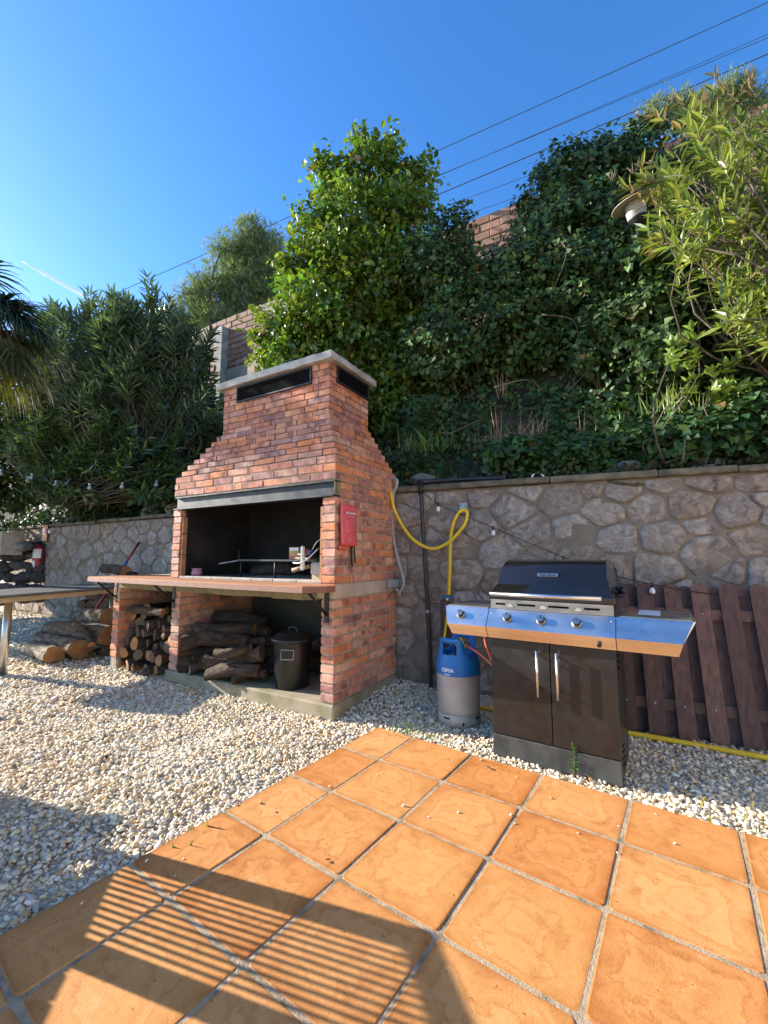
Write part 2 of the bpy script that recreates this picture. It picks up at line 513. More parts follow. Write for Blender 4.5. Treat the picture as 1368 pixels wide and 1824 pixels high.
M['lance'] = attr_mat('oleander_leaf', .24, 0, transl=.32, spec=.65)
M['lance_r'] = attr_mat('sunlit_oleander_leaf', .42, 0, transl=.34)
M['needle'] = attr_mat('pine_needle', .6, 0, transl=.35)
M['palm'] = attr_mat('palm_leaf', .4, 0, transl=.25, tint=(1.5, 1.2, .3))
M['dry'] = attr_mat('dry_stem', .8)
M['pot'] = mat('pink_glazed_pot', (.55, .26, .34), (.50, .22, .30), 8, .25)
M['glass'] = mat('clear_bulb', (.72, .72, .70), None, rough=.1, spec=.8)
M['lampshade'] = mat('lamp_shade_enamel', (.55, .50, .36), (.45, .40, .28), 7, .5)
M['lampgrey'] = mat('lamp_grey_diffuser', (.42, .42, .42), (.34, .34, .34), 9, .5)
M['table_top'] = mat('slate_table_top', (.13, .125, .115), (.085, .08, .075), 9, .45, bump=.15)
M['table_rail'] = mat('pale_wood_rail', (.48, .36, .20), (.38, .28, .15), 6, .6, stretch=(2, 2, 12))
M['leg_metal'] = mat('table_leg_metal', (.52, .51, .49), None, rough=.35, metal=1.0)
M['cable'] = mat('black_cable', (.01, .01, .011), None, rough=.6)
M['wire'] = mat('overhead_wire', (.02, .02, .025), None, rough=.6)
M['teak'] = mat('weathered_teak', (.22, .14, .08), (.15, .095, .055), 5, .7, stretch=(1, 1, 9))
M['cloth'] = mat('blue_cloth', (.035, .09, .36), (.10, .20, .50), 40, .9)
M['yellow_box'] = mat('yellow_box_card', (.62, .48, .08), (.55, .30, .12), 14, .6)
M['house_wall'] = mat('cream_house_render', (.50, .45, .38), (.42, .375, .31), 2.5, .9, bump=.3, bscale=60)
M['roof_tile'] = mat('clay_roof', (.42, .17, .08), (.30, .12, .06), 8, .85, bump=.4, bscale=40)
M['shutter'] = mat('brown_shutter', (.16, .08, .045), (.11, .055, .03), 5, .6)
M['pane'] = mat('window_pane', (.03, .035, .04), None, rough=.05)
M['ash'] = mat('wood_ash', (.30, .285, .265), (.08, .075, .07), 14, 1.0, bump=.8, bscale=40, bdist=.02)

# ================================================================== SETTING
GZ = -0.025                                  # mean gravel surface (tile tops are z = 0)
tag(MB().box(-1500, 1500, -1500, 1500, GZ-.6, GZ-.009).build('ground', M['gravel_bed']), kind='structure')

# ---- patio of terracotta tiles
TS, ANG = 0.3873, -0.6176
PO = Vector((-.0258, 2.4454, 0))
pe1 = Vector((math.cos(ANG), math.sin(ANG), 0)); pe2 = Vector((-math.sin(ANG), math.cos(ANG), 0))
XL = [-.7209*TS] + [i*TS for i in range(10)]
YL = [.9346*TS] + [-j*TS for j in range(11)]
patio = MB().box(XL[0]+.004, XL[-1], YL[-1], YL[0]-.004, -.07, -.0030).build('patio', M['grout'], None, PO, (0, 0, ANG))
tag(patio, kind='structure')
def tile_mesh(sx, sy, k):
    r = random.Random(k)
    j = .0058
    x0, x1, y0, y1 = j, sx-j, j, sy-j
    def ring(ins, z, cr):
        P = []
        for (cx, cy, a0) in ((x1-ins, y1-ins, 0), (x0+ins, y1-ins, 90), (x0+ins, y0+ins, 180), (x1-ins, y0+ins, 270)):
            for a in (0, 45, 90):
                t = math.radians(a0+a)
                sgx = 1 if cx > sx/2 else -1; sgy = 1 if cy > sy/2 else -1
                P.append((cx-sgx*cr+cr*math.cos(t), cy-sgy*cr+cr*math.sin(t), z))
        return P
    wob = [(r.gauss(0, .0014), r.gauss(0, .0014)) for _ in range(12)]
    rings = [ring(0, -.03, .012), ring(0, -.0035, .012), ring(.004, 0, .012)]
    rings = [[(p[0]+wob[i][0], p[1]+wob[i][1], p[2]) for i, p in enumerate(R)] for R in rings]
    V = sum(rings, []); F = []
    for a in range(2):
        for i in range(12):
            q = (i+1) % 12
            F.append((a*12+i, a*12+q, a*12+12+q, a*12+12+i))
    F.append(tuple(range(24, 36)))
    return MB().add(V, F).mesh('tile', M['tile'])
tm = {}
for i in range(len(XL)-1):
    for j in range(len(YL)-1):
        sx, sy = XL[i+1]-XL[i], YL[j]-YL[j+1]
        key = (round(sx, 3), round(sy, 3), (i*7+j*3) % 5)
        if key not in tm: tm[key] = tile_mesh(sx, sy, hash(key) & 255)
        link('tile', tm[key], patio, (XL[i], YL[j+1], random.uniform(-.0018, .0012)), (random.gauss(0, .002), random.gauss(0, .002), random.gauss(0, .003)))

# ---- barbecue frame (needed for the gravel too)
BO = Vector((-.358, 3.088, 0)); BYAW = .526; BW, BD = 1.925, .934
bx_ = Vector((math.cos(BYAW), -math.sin(BYAW), 0)); by_ = Vector((math.sin(BYAW), math.cos(BYAW), 0))
def bq(u, v, z): return BO - bx_*u + by_*v + Vector((0, 0, z))

# ---- gravel: every pebble a small stone, one mass
def ico():
    p = (1+5**.5)/2
    v = np.array([(-1, p, 0), (1, p, 0), (-1, -p, 0), (1, -p, 0), (0, -1, p), (0, 1, p), (0, -1, -p), (0, 1, -p), (p, 0, -1), (p, 0, 1), (-p, 0, -1), (-p, 0, 1)], float)
    v /= np.linalg.norm(v[0])
    f = np.array([(0, 11, 5), (0, 5, 1), (0, 1, 7), (0, 7, 10), (0, 10, 11), (1, 5, 9), (5, 11, 4), (11, 10, 2), (10, 7, 6), (7, 1, 8), (3, 9, 4), (3, 4, 2), (3, 2, 6), (3, 6, 8), (3, 8, 9), (4, 9, 5), (2, 4, 11), (6, 2, 10), (8, 6, 7), (9, 8, 1)])
    return v, f
ICV, ICF = ico()
def euler_mats(n, rng, tilt=.5):
    a = rng.uniform(0, 2*PI, n); b = rng.normal(0, tilt, n); c = rng.normal(0, tilt, n)
    ca, sa, cb, sb, cc, sc = np.cos(a), np.sin(a), np.cos(b), np.sin(b), np.cos(c), np.sin(c)
    Rz = np.zeros((n, 3, 3)); Rz[:, 0, 0] = ca; Rz[:, 0, 1] = -sa; Rz[:, 1, 0] = sa; Rz[:, 1, 1] = ca; Rz[:, 2, 2] = 1
    Rx = np.zeros((n, 3, 3)); Rx[:, 0, 0] = 1; Rx[:, 1, 1] = cb; Rx[:, 1, 2] = -sb; Rx[:, 2, 1] = sb; Rx[:, 2, 2] = cb
    Ry = np.zeros((n, 3, 3)); Ry[:, 1, 1] = 1; Ry[:, 0, 0] = cc; Ry[:, 0, 2] = sc; Ry[:, 2, 0] = -sc; Ry[:, 2, 2] = cc
    return Rz @ Rx @ Ry
def gravel():
    pts = []
    rng = RNG
    def zone(x0, x1, y0, y1, dens, size, smin=0, smax=99):
        n = int((x1-x0)*(y1-y0)*dens)
        p = np.column_stack([rng.uniform(x0, x1, n), rng.uniform(y0, y1, n)])
        d = np.hypot(p[:, 0], p[:, 1])
        k = (d >= smin) & (d < smax)
        k &= (p[:, 0]/np.maximum(p[:, 1], .01) > -1.25) & (p[:, 0]/np.maximum(p[:, 1], .01) < 1.25)
        p = p[k]
        pts.append((p, np.full(len(p), size)))
    zone(-4.2, 3.4, .9, 4.6, 5200, 1.0, 0, 3.9)
    zone(-6, 3.6, 1.0, 6, 1900, 1.3, 3.9, 5.6)
    zone(-9, -1.5, 3.0, 9.5, 700, 1.75, 5.6, 12)
    P = np.concatenate([a for a, b in pts]); Z = np.concatenate([b for a, b in pts])
    # keep off the patio, the barbecue slab
    d = P - np.array(PO[:2]); lx = d @ np.array(pe1[:2]); ly = d @ np.array(pe2[:2])
    k = ~((lx > XL[0]-.004) & (ly < YL[0]+.004) & (lx < 4))
    d = P - np.array(BO[:2]); u = -(d @ np.array(bx_[:2])); v = d @ np.array(by_[:2])
    k &= ~((u > -.01) & (u < 1.93) & (v > -.005) & (v < 1.2))
    wl = (P[:, 1] - 3.832) + .4037*(P[:, 0]-.288)
    k &= ~((wl > .05) & (P[:, 0] > .05))
    P, Z = P[k], Z[k]
    n0 = len(P)
    # a few strays kicked onto the tiles
    m_ = 34
    tx, ty = rng.uniform(-.2, 2.0, m_), YL[0]-np.abs(rng.normal(0, .5, m_))
    tx[::3] = XL[0]+np.abs(rng.normal(0, .12, len(tx[::3]))); ty[::3] = rng.uniform(-1.6, .3, len(ty[::3]))
    St = np.array(PO[:2])+tx[:, None]*np.array(pe1[:2])+ty[:, None]*np.array(pe2[:2])
    P = np.concatenate([P, St]); Z = np.concatenate([Z, np.full(m_, .55)])
    n = len(P)
    lump = .007*np.sin(P[:, 0]*5+1.3)*np.sin(P[:, 1]*4.1) + .005*np.sin(P[:, 0]*13)*np.sin(P[:, 1]*11+2)
    d = P - np.array(BO[:2]); u = -(d @ np.array(bx_[:2])); v = d @ np.array(by_[:2])
    lump += np.where(u < .0, .065*np.clip(v/.9, 0, 1)*np.clip(1+u/.55, 0, 1), 0)
    s = np.clip(rng.lognormal(math.log(.0074), .34, n), .0038, .017)*Z
    T = np.stack([ICV*(1+rng.normal(0, .13, (12, 1))) for _ in range(24)])
    V = T[rng.integers(0, 24, n)]
    sc = np.stack([s*rng.uniform(1.0, 1.6, n), s*rng.uniform(.8, 1.15, n), s*rng.uniform(.5, .85, n)], 1)
    V = V*sc[:, None, :]
    V = np.einsum('nij,nkj->nki', euler_mats(n, rng), V)
    V[:, :, 0] += P[:, 0, None]; V[:, :, 1] += P[:, 1, None]
    hz = GZ - .006 + lump + rng.uniform(-.007, .007, n)
    hz[n0:] = .0025
    V[:, :, 2] += hz[:, None]
    pal = np.array([(.84, .71, .49), (.78, .63, .41), (.89, .80, .60), (.66, .57, .44), (.74, .50, .25), (.54, .48, .41), (.88, .80, .64), (.78, .61, .37), (.32, .27, .22), (.60, .38, .19)])
    pr = np.array([.2, .16, .17, .1, .08, .07, .1, .08, .025, .015]); pr /= pr.sum()
    col = pal[rng.choice(len(pal), n, p=pr)]*rng.uniform(.8, 1.12, (n, 1))
    col = np.repeat(col, 12, 0)
    F = (ICF[None]+12*np.arange(n)[:, None, None]).reshape(-1, 3)
    me = npmesh('gravel', V.reshape(-1, 3), F, M['gravel'], col, True)
    o = link('gravel', me)
    tag(o, 'pale cream pebble gravel spread around the tiled patio', 'gravel', kind='stuff')
    return n
NGR = gravel()
print('PEBBLES', NGR)

# ---- rubble retaining walls: each stone a piece of its own
def clip_poly(poly, a, n):
    out = []
    for i in range(len(poly)):
        p, q = poly[i], poly[(i+1) % len(poly)]
        dp = (p[0]-a[0])*n[0]+(p[1]-a[1])*n[1]; dq = (q[0]-a[0])*n[0]+(q[1]-a[1])*n[1]
        if dp <= 0: out.append(p)
        if (dp < 0 < dq) or (dq < 0 < dp):
            t = dp/(dp-dq); out.append((p[0]+t*(q[0]-p[0]), p[1]+t*(q[1]-p[1])))
    return out
def rubble_cells(L, H, rmin, rmax, rng, asp=1.25):
    seeds = []
    for k in range(9000):
        r = rmin+(rmax-rmin)*(1-k/9000)**.6*rng.uniform(.6, 1)
        p = (rng.uniform(0, L), rng.uniform(0, H))
        if all(((p[0]-q[0])/asp)**2+(p[1]-q[1])**2 > (.92*(r+q[2]))**2 for q in seeds):
            seeds.append((p[0], p[1], r))
    cells = []
    for i, s in enumerate(seeds):
        poly = [(0, 0), (L, 0), (L, H), (0, H)]
        for j, q in enumerate(seeds):
            if i == j: continue
            dx, dy = (q[0]-s[0])/asp, q[1]-s[1]
            d2 = dx*dx+dy*dy
            if d2 > (rmax*6)**2: continue
            t = .5 + (s[2]**2-q[2]**2)/(2*d2)
            a = (s[0]+dx*t*asp, s[1]+dy*t)
            poly = clip_poly(poly, a, (dx/asp, dy))
            if len(poly) < 3: break
        if len(poly) >= 3: cells.append((s, poly))
    return cells
def inset(poly, d):
    n = len(poly); out = []
    ar = sum(poly[i][0]*poly[(i+1) % n][1]-poly[(i+1) % n][0]*poly[i][1] for i in range(n))
    sg = 1 if ar > 0 else -1
    res = list(poly)
    src = poly
    for i in range(n):
        p, q = src[i], src[(i+1) % n]
        ex, ey = q[0]-p[0], q[1]-p[1]; l = math.hypot(ex, ey)
        if l < 1e-6: continue
        nx, ny = ey/l*sg, -ex/l*sg
        res = clip_poly(res, (p[0]-nx*d, p[1]-ny*d), (nx, ny))
        if len(res) < 3: return None
    return res
def chaikin(poly, k=.25):
    out = []
    n = len(poly)
    for i in range(n):
        p, q = poly[i], poly[(i+1) % n]
        out += [(p[0]*(1-k)+q[0]*k, p[1]*(1-k)+q[1]*k), (p[0]*k+q[0]*(1-k), p[1]*k+q[1]*(1-k))]
    return out
def rubble_wall(name, A, B, H, label, rmin, rmax, seed, stone, joint, proud):
    rng = random.Random(seed)
    A, B = Vector(A), Vector(B)
    d = (B-A); L = d.length; ang = math.atan2(d.y, d.x)
    root = empty(name, A, ang, label, 'wall')           # local x along the wall, local -y towards the yard
    MB().box(-.02, L+.02, .0, .35, -.3, H-.055).build('mortar_bed', M['wallmortar'], root)
    for (s, poly) in rubble_cells(L, H-.06, rmin, rmax, rng):
        if len(poly) < 3: continue
        po = inset(poly, joint*rng.uniform(.6, 1.3))
        if po is None or len(po) < 3: continue
        po = chaikin(po, .14)
        cx = sum(p[0] for p in po)/len(po); cy = sum(p[1] for p in po)/len(po)
        po = [(cx+(p[0]-cx)*rng.uniform(.955, 1.02), cy+(p[1]-cy)*rng.uniform(.955, 1.02)) for p in po]
        n = len(po)
        h = proud*rng.choice((.35, .7, 1.0, 1.5, 2.2))
        tx, ty = rng.gauss(0, .05), rng.gauss(0, .06)
        V = [(x-cx, .02, y-cy) for x, y in po]
        V += [((x-cx)*.985, -h*.6+rng.uniform(-.003, .003), (y-cy)*.985) for x, y in po]
        V += [((x-cx)*.90, -h+tx*(x-cx)+ty*(y-cy)+rng.gauss(0, .0035), (y-cy)*.90) for x, y in po]
        V += [((x-cx)*.45, -h*1.05+tx*(x-cx)*.5+rng.gauss(0, .005), (y-cy)*.42) for x, y in po]
        F = []
        for a in range(3):
            for i in range(n):
                j = (i+1) % n
                F.append((a*n+i, a*n+j, a*n+n+j, a*n+n+i))
        F.append(tuple(range(3*n, 4*n)))
        mb = MB(); mb.add(V, F, True)
        mb.build('stone', stone, root, (cx, 0, cy))
    return root, L
HW = 1.748
WA, WB = (.10, 3.908, 0), (3.05, 2.717, 0)
wr, LR = rubble_wall('retaining_wall', WA, WB, HW, 'rubble stone retaining wall behind the gas grill and picket panel', .055, .125, 3, M['wallstone'], .006, .0075)
def coping(root, L, seed, step=.55):
    r = random.Random(seed); x = -.02
    while x < L:
        w_ = step*r.uniform(.7, 1.4)
        MB().box(x+.002, min(x+w_, L+.02), -.045+r.uniform(-.008, .008), .36, HW-.05, HW+r.uniform(-.006, .004), ch=.008).build('coping_slab', M['coping'], root, None, (0, r.gauss(0, .002), 0))
        x += w_
coping(wr, LR, 5)
wl, LL = rubble_wall('retaining_wall', (-8.3, 9.42, 0), (-1.50, 5.34, 0), HW, 'grey rubble retaining wall with red extinguisher and loose rocks on top', .075, .15, 4, M['wallstone_grey'], .008, .009)
coping(wl, LL, 8, .8)

# ---- hillside bank between the retaining walls and the upper boundary wall
UP0 = Vector((0, 6.5, 0)); UPD = Vector((-.872, .49, 0))
PW = [(-14, 12.9), (-8.3, 9.55), (-3.17, 6.48), (-1.45, 5.45), (.12, 4.1), (.35, 3.95), (2.70, 3.02), (7.5, 1.15)]
def wall_xy(s):
    s = max(0, min(len(PW)-1.0001, s)); i = int(s); t = s-i
    return np.array([PW[i][0]*(1-t)+PW[i+1][0]*t, PW[i][1]*(1-t)+PW[i+1][1]*t])
def back_xy(p):
    q = np.array([p[0]+.15, p[1]])
    # intersect ray p + k*(.44,.9) with the upper wall line
    nx, ny = .49, .872
    k = (nx*0+ny*6.5 - (nx*p[0]+ny*p[1]))/(nx*.40+ny*.92)
    return np.array([p[0]+.40*k, p[1]+.92*k])
PROF = [(0, 1.70), (.12, 1.76), (.25, 2.0), (.4, 2.6), (.6, 3.35), (.8, 3.9), (1, 4.25), (1.2, 4.35)]
def prof(f):
    return float(np.interp(f, [a for a, b in PROF], [b for a, b in PROF]))
def bank(s, f):
    p = wall_xy(s); q = back_xy(p)
    xy = p+(q-p)*f
    z = prof(f)+.06*math.sin(xy[0]*3.1)*math.sin(xy[1]*2.7)*min(1, f*6)+.04*math.sin(xy[0]*7+1)*min(1, f*6)
    return Vector((xy[0], xy[1], z))
ns, nf = 90, 22
V = []; F = []
for a in range(ns+1):
    for b in range(nf+1):
        V.append(bank(a/ns*(len(PW)-1), b/nf*1.15 - .0))
for a in range(ns):
    for b in range(nf):
        i = a*(nf+1)+b
        F.append((i, i+1, i+nf+2, i+nf+1))
tag(MB().add(V, F, True).build('hillside', M['soil']), kind='structure')

# ---- upper boundary wall of clay blocks
UZ = 6.05
uw = empty('boundary_wall', (0, 6.5, 0), math.atan2(-.49, .872), 'high pinkish clay block wall on top of the overgrown bank', 'wall')
MB().box(-13, 5.6, .012, .2, 3.3, UZ-.004).build('mortar_core', M['mortar'], uw)
def block_meshes():
    out = []
    for k in range(4):
        mb = MB(); mb.box(-.5, .5, -.5, .5, -.5, .5); out.append(mb.mesh('block', M['block']))
    return out
bmesh_ = None
blk = MB().box(-.145, .145, -.03, .03, -.0555, .0555, ch=.006).mesh('block', M['block'])
nb = 0
for (x0, x1, nc) in ((-4.2, -2.7, 13), (1.0, 2.8, 8), (3.2, 4.9, 8)):
    for c in range(nc):
        z = UZ-.0625-c*.123
        x = x0+(.15 if c % 2 else 0)
        while x < x1:
            link('brick', blk, uw, (x, .02+random.uniform(-.005, .004), z), (random.gauss(0, .01), random.gauss(0, .006), random.gauss(0, .008)))
            x += .302; nb += 1
MB().box(-3.93, -3.68, -.16, .05, 3.8, 5.80, ch=.01).build('concrete_post', M['cap'], uw)
MB().box(-3.66, -2.4, -.035, .03, 3.6, 4.9, ch=.01).build('rendered_base', M['concrete'], uw)

# ================================================================== BRICK BARBECUE
bb = empty('brick_barbecue', BO, -BYAW, 'large built-in red brick barbecue with stepped hood and concrete chimney cap', 'barbecue')
def BB(mb_, u0, u1, v0, v1, z0, z1, ch=0.0): return mb_.box(-u1, -u0, v0, v1, z0, z1, ch=ch)
bricks = []                                    # (u0,u1,v0,v1,z0,z1, rank)
HB = .0525
ZS, ZB1, ZB2, ZL0, ZL1, Z3, Z11, ZC = .075, .798, .905, 1.548, 1.673, 1.865, 2.371, 2.793
def split(a, b, start, L=.24, j=.010):
    """cut a course a..b into bricks; the first brick has length start"""
    out = []; x = a; l = start
    while x < b-.03:
        e = min(x+l, b)
        if b-e < .055: e = b
        out.append((x, e)); x = e+j; l = L
    return out
TH = .115
p1_ = (ZB1-ZS)/11
for c in range(11):
    z = ZS+c*p1_+.006
    for (a, b) in split(0, BD, .24 if c % 2 else TH): bricks.append((0, TH, a, b, z, z+HB, 0))
    for (a, b) in split(0, BD-.05, TH if c % 2 else .24): bricks.append((1.765, 1.885, a, b, z, z+HB, 0 if a < .01 else 2))
    for (a, b) in split(0, BD-.05, .24 if c % 2 else TH): bricks.append((2.77, 2.885, a, b, z, z+HB, 0 if a < .01 else 2))
p2_ = (ZL0-ZB2)/10
for c in range(10):
    z = ZB2+c*p2_+.006
    for (a, b) in split(0, BD, TH if c % 2 else .24): bricks.append((0, TH, a, b, z, z+HB, 0))
    for (a, b) in split(0, BD, .24 if c % 2 else TH):
        bricks.append((BW-TH+.008*(c % 2), BW+.006*random.uniform(-1, 1), a, b, z, z+HB, 0 if a < .01 else 2))
for c in range(2):
    z = ZL0+c*.0625+.005
    for (a, b) in split(.075 if c else .10, BD, .16 if c else .12): bricks.append((.012, TH, a, b, z, z+HB, 0))
NST = 8
hood = []                                       # per course: (u0,u1,v0,z0,z1,idx)
for k in range(18):
    if k < 3: z0, z1 = ZL1+k*.064, ZL1+(k+1)*.064
    elif k < 11: z0, z1 = Z3+(k-3)*.06325, Z3+(k-2)*.06325
    else: z0, z1 = Z11+(k-11)*.0603, Z11+(k-10)*.0603
    st = min(max(k-2, 0), NST)
    sr, sf, sl = st*.0386, st*.0384, st*.0335
    hood.append((sr, BW-sl, sf, z0, z1))
    zb0, zb1 = z0+(.008 if k < 3 else .0175 if k < 11 else .006), z1-(.003 if k < 3 else .001)
    corner_front = (k % 2 == 0)
    a0 = sr if corner_front else sr+TH+.009
    for (a, b) in split(a0, BW-sl, (.24 if k % 4 < 2 else .175) if corner_front else .24*random.choice((1, .6))):
        bricks.append((a, b, sf, sf+TH, zb0, zb1, 0))
    c0 = sf+TH+.009 if corner_front else sf
    for (a, b) in split(c0, BD, .24 if not corner_front else random.choice((.24, .15))):
        bricks.append((sr, sr+TH, a, b, zb0, zb1, 0))
    for (a, b) in split(sf+TH+.009, BD, .24): bricks.append((BW-sl-TH, BW-sl, a, b, zb0, zb1, 2))
# bricks hidden behind the chimney vents need not be parts
def hidden(b_):
    u0, u1, v0, v1, z0, z1, r = b_
    return (z0 > 2.62 and z1 < 2.82 and v0 < .33 and u0 > .52 and u1 < 1.43) or (z0 > 2.63 and u0 < .33 and v0 > .42 and v1 < .90 and v0 > .35)
base_v, base_f = chbox(-.5, .5, -.5, .5, -.5, .5, .02)
def brick_mesh(sx, sy, sz, k):
    r = random.Random(k)
    v, f = chbox(-sx/2, sx/2, -sy/2, sy/2, -sz/2, sz/2, .0035)
    v = [(x+r.gauss(0, .0009), y+r.gauss(0, .0009), z+r.gauss(0, .0009)) for x, y, z in v]
    return v, f
bmc = {}
inner = MB()
nparts = 0
for b_ in bricks:
    u0, u1, v0, v1, z0, z1, rank = b_
    sx, sy, sz = u1-u0, v1-v0, z1-z0
    c = (-(u0+u1)/2, (v0+v1)/2, (z0+z1)/2)
    pr = random.gauss(0, .0016)
    if rank == 2 or hidden(b_):
        v, f = brick_mesh(sx, sy, sz, random.randint(0, 999))
        inner.add([(p[0]+c[0]+pr, p[1]+c[1]+pr, p[2]+c[2]) for p in v], f)
        continue
    q = (round(sx/.006), round(sy/.006), round(sz/.004), random.randint(0, 1))
    if q not in bmc:
        v, f = brick_mesh(sx, sy, sz, len(bmc))
        bmc[q] = (MB().add(v, f).mesh('brick', M['brick']), sx, sy, sz)
    me, mx, my, mz = bmc[q]
    link('brick', me, bb, (c[0]+random.gauss(0, .0013), c[1]+random.gauss(0, .0016), c[2]), (random.gauss(0, .006), random.gauss(0, .006), random.gauss(0, .006)), (sx/mx, sy/my, sz/mz))
    nparts += 1
print('BRICK PARTS', nparts)
tag(inner.build('inner_brickwork', M['brick'], bb), kind='stuff')
# mortar cores
core = MB(); e = .007
BB(core, e, TH-e, e, BD-e, ZS-.004, ZB1)
BB(core, 1.765+e, 1.885-e, e, BD-.06, ZS-.004, ZB1-.003)
BB(core, 2.77+e, 2.885-e, e, BD-.06, -.05, ZB1-.003)
BB(core, e, TH-e, e, BD-e, ZB2, ZL0); BB(core, BW-TH+e+.008, BW-e, e, BD-e, ZB2, ZL0)
BB(core, .012+e, TH-e, .03, BD-e, ZL0+.001, ZL1); BB(core, BW-TH+e+.008, BW-e-.002, .085, BD-e, ZL0+.001, ZL1-.002)
for k in range(3):
    u0, u1, v0, z0, z1 = hood[k]
    BB(core, u0+e, u1-e, v0+e, BD-.004, z0+.0005, z1+.0005)
core.build('mortar', M['mortar'], bb)
core = MB()
for k in range(3, 18):
    u0, u1, v0, z0, z1 = hood[k]
    BB(core, u0+.010, u1-.010, v0+.010, BD-.004-.0004*k, z0+.001, z1+.001)
core.build('hood_mortar', M['dark_mortar'], bb)
# concrete: base slab, bench slab, cap
BB(MB(), -.012, 1.93, -.012, BD+.1, -.12, ZS-.006, .012).build('base_slab', M['slab'], bb)
BB(MB(), 1.93, 2.9, .02, BD+.1, -.12, .02, .012).build('bay_floor', M['slab'], bb)
BB(MB(), .002, 2.888, .004, BD-.002, ZB1+.001, ZB2-.001, .004).build('bench_slab', M['concrete'], bb)
lip = MB()
for i in range(24):
    a = .16+i*.112
    BB(lip, a, a+.1117, -.004+random.uniform(-.001, .001), .12, ZB1-.012-random.uniform(0, .007), ZB1+.07, .0012)
lip.build('bench_slab_lip', M['yellow_concrete'], bb)
cap = MB(); capv = [(-1.72, .255), (-.255, .255), (-.255, 1.0), (-1.72, 1.0)]
V = []; F = []
prof_ = [(.0, 2.795), (.004, 2.800), (.0, 2.853), (-.008, 2.864)]
N = 14
ringp = []
for a in range(4):
    p, q = Vector(capv[a]), Vector(capv[(a+1) % 4])
    for i in range(N): ringp.append(p.lerp(q, i/N))
rc = random.Random(2)
cc = Vector((-.99, .63))
for (ins, z) in prof_:
    for p in ringp:
        d_ = (p-cc).normalized()
        V.append((p.x+d_.x*(ins+rc.gauss(0, .0025)), p.y+d_.y*(ins+rc.gauss(0, .0025)), z+rc.gauss(0, .0022)))
n = len(ringp)
for a in range(3):
    for i in range(n):
        j = (i+1) % n; F.append((a*n+i, a*n+j, a*n+n+j, a*n+n+i))
F += [tuple(range(n)), tuple(range(3*n, 4*n))]
MB().add(V, F).build('chimney_cap', M['cap'], bb)
# chimney vents: frame and black mesh
def vent(u0, u1, z0, z1, side):
    fr = MB(); t = .016; pj = .02
    if side:
        R = lambda a0, a1, b0, b1, d0, d1: BB(fr, .309-d1, .309-d0, a0, a1, b0, b1, .002)
    else:
        R = lambda a0, a1, b0, b1, d0, d1: BB(fr, a0, a1, .307-d1, .307-d0, b0, b1, .002)
    R(u0, u1, z0, z0+t, -.004, pj); R(u0, u1, z1-t, z1, -.004, pj)
    R(u0, u0+t, z0+t, z1-t, -.004, pj-.001); R(u1-t, u1, z0+t, z1-t, -.004, pj-.001)
    f_ = fr.build('vent_frame', M['lintel'], bb)
    g = MB(); t -= .001
    if side: BB(g, .3, .311, u0+t, u1-t, z0+t, z1-t)
    else: BB(g, u0+t, u1-t, .294, .309, z0+t, z1-t)
    g = MB()
    if side: BB(g, .297, .30, u0+t, u1-t, z0+t, z1-t)
    else: BB(g, u0+t, u1-t, .293, .297, z0+t, z1-t)
    g.build('vent_mesh', M['vent_black'], f_)
vent(.50, 1.455, 2.625, 2.785, False)
vent(.405, .92, 2.635, 2.787, True)
# steel lintel (channel section)
ln = MB()
BB(ln, .004, 1.905, .018, .028, ZL0+.012, ZL1-.012)
BB(ln, .004, 1.905, -.006, .07, ZL1-.0125, ZL1-.002)
BB(ln, .004, 1.905, -.022, .07, ZL0+.002, ZL0+.0125)
ln.build('lintel', M['lintel'], bb)
BB(MB(), .004, .010, -.004, .07, ZL0+.013, ZL1-.013).build('lintel_end', M['yellow_concrete'], bb)
# firebox
for (a, b) in ((TH+.004, TH+.03), (BW-TH-.026, BW-TH+.001)):
    z = ZB2+.02
    for h_ in (.2, .2, .16):
        BB(MB(), a, b, .01, .055, z, z+h_-.005, .003).build('jamb_tile', M['refractory'], bb)
        z += h_
fb = MB()
BB(fb, TH, TH+.012, .056, BD-.10, ZB2+.001, ZL1+.02); BB(fb, BW-TH-.012+.008, BW-TH+.008, .056, BD-.10, ZB2+.001, ZL1+.02)
BB(fb, TH, BW-TH, BD-.10, BD-.01, ZB2+.001, ZL1+.02); BB(fb, TH, BW-TH, .09, BD-.10, ZL1-.02, ZL1+.02)
fb.build('firebox_lining', M['soot'], bb)
BB(MB(), TH+.001, BW-TH-.001, .085, BD-.1, ZB2, ZB2+.016).build('hearth', M['hearth'], bb)
u = TH+.006
while u < BW-TH-.03:
    u2 = min(u+.245, BW-TH-.004)
    BB(MB(), u, u2-.004, .002, .084, ZB2+.001, ZB2+.022, .003).build('hearth_tile', M['hearth_edge'], bb)
    u = u2
# compartment back
BB(MB(), .1, 2.8, BD-.06, BD-.02, .06, ZB1-.001).build('bay_back', M['render_dark'], bb)
# counter with bevelled corner, steel brackets
poly = [(-2.86, -.275), (-.04, -.300), (.075, -.19), (.085, -.10), (.0, -.005), (-2.86, -.005)]
ctop = [(x, y) for x, y in poly]
MB().prism(poly, .862, .8985).build('counter_edge', M['counter_edge'], bb)
MB().prism([(x*.9985, y*.985-.002) for x, y in poly], .8985, .908).build('counter_top', M['counter'], bb)
MB().box(-2.86, -BW-.01, -.001, .42, .868, .906, ch=.003).build('side_worktop', M['counter'], bb)
for u in (.062, 1.85, 2.83):
    k = MB()
    k.box(-u-.019, -u+.019, -.010, -.004, .63, .861)
    k.box(-u-.019, -u+.019, -.23, -.0105, .852, .861)
    a, b2 = Vector((-u, -.20, .85)), Vector((-u, -.012, .69))
    d_ = (b2-a).normalized()
    k.tube([a, b2], .011, 6)
    k.build('bracket', M['black_metal'], bb)

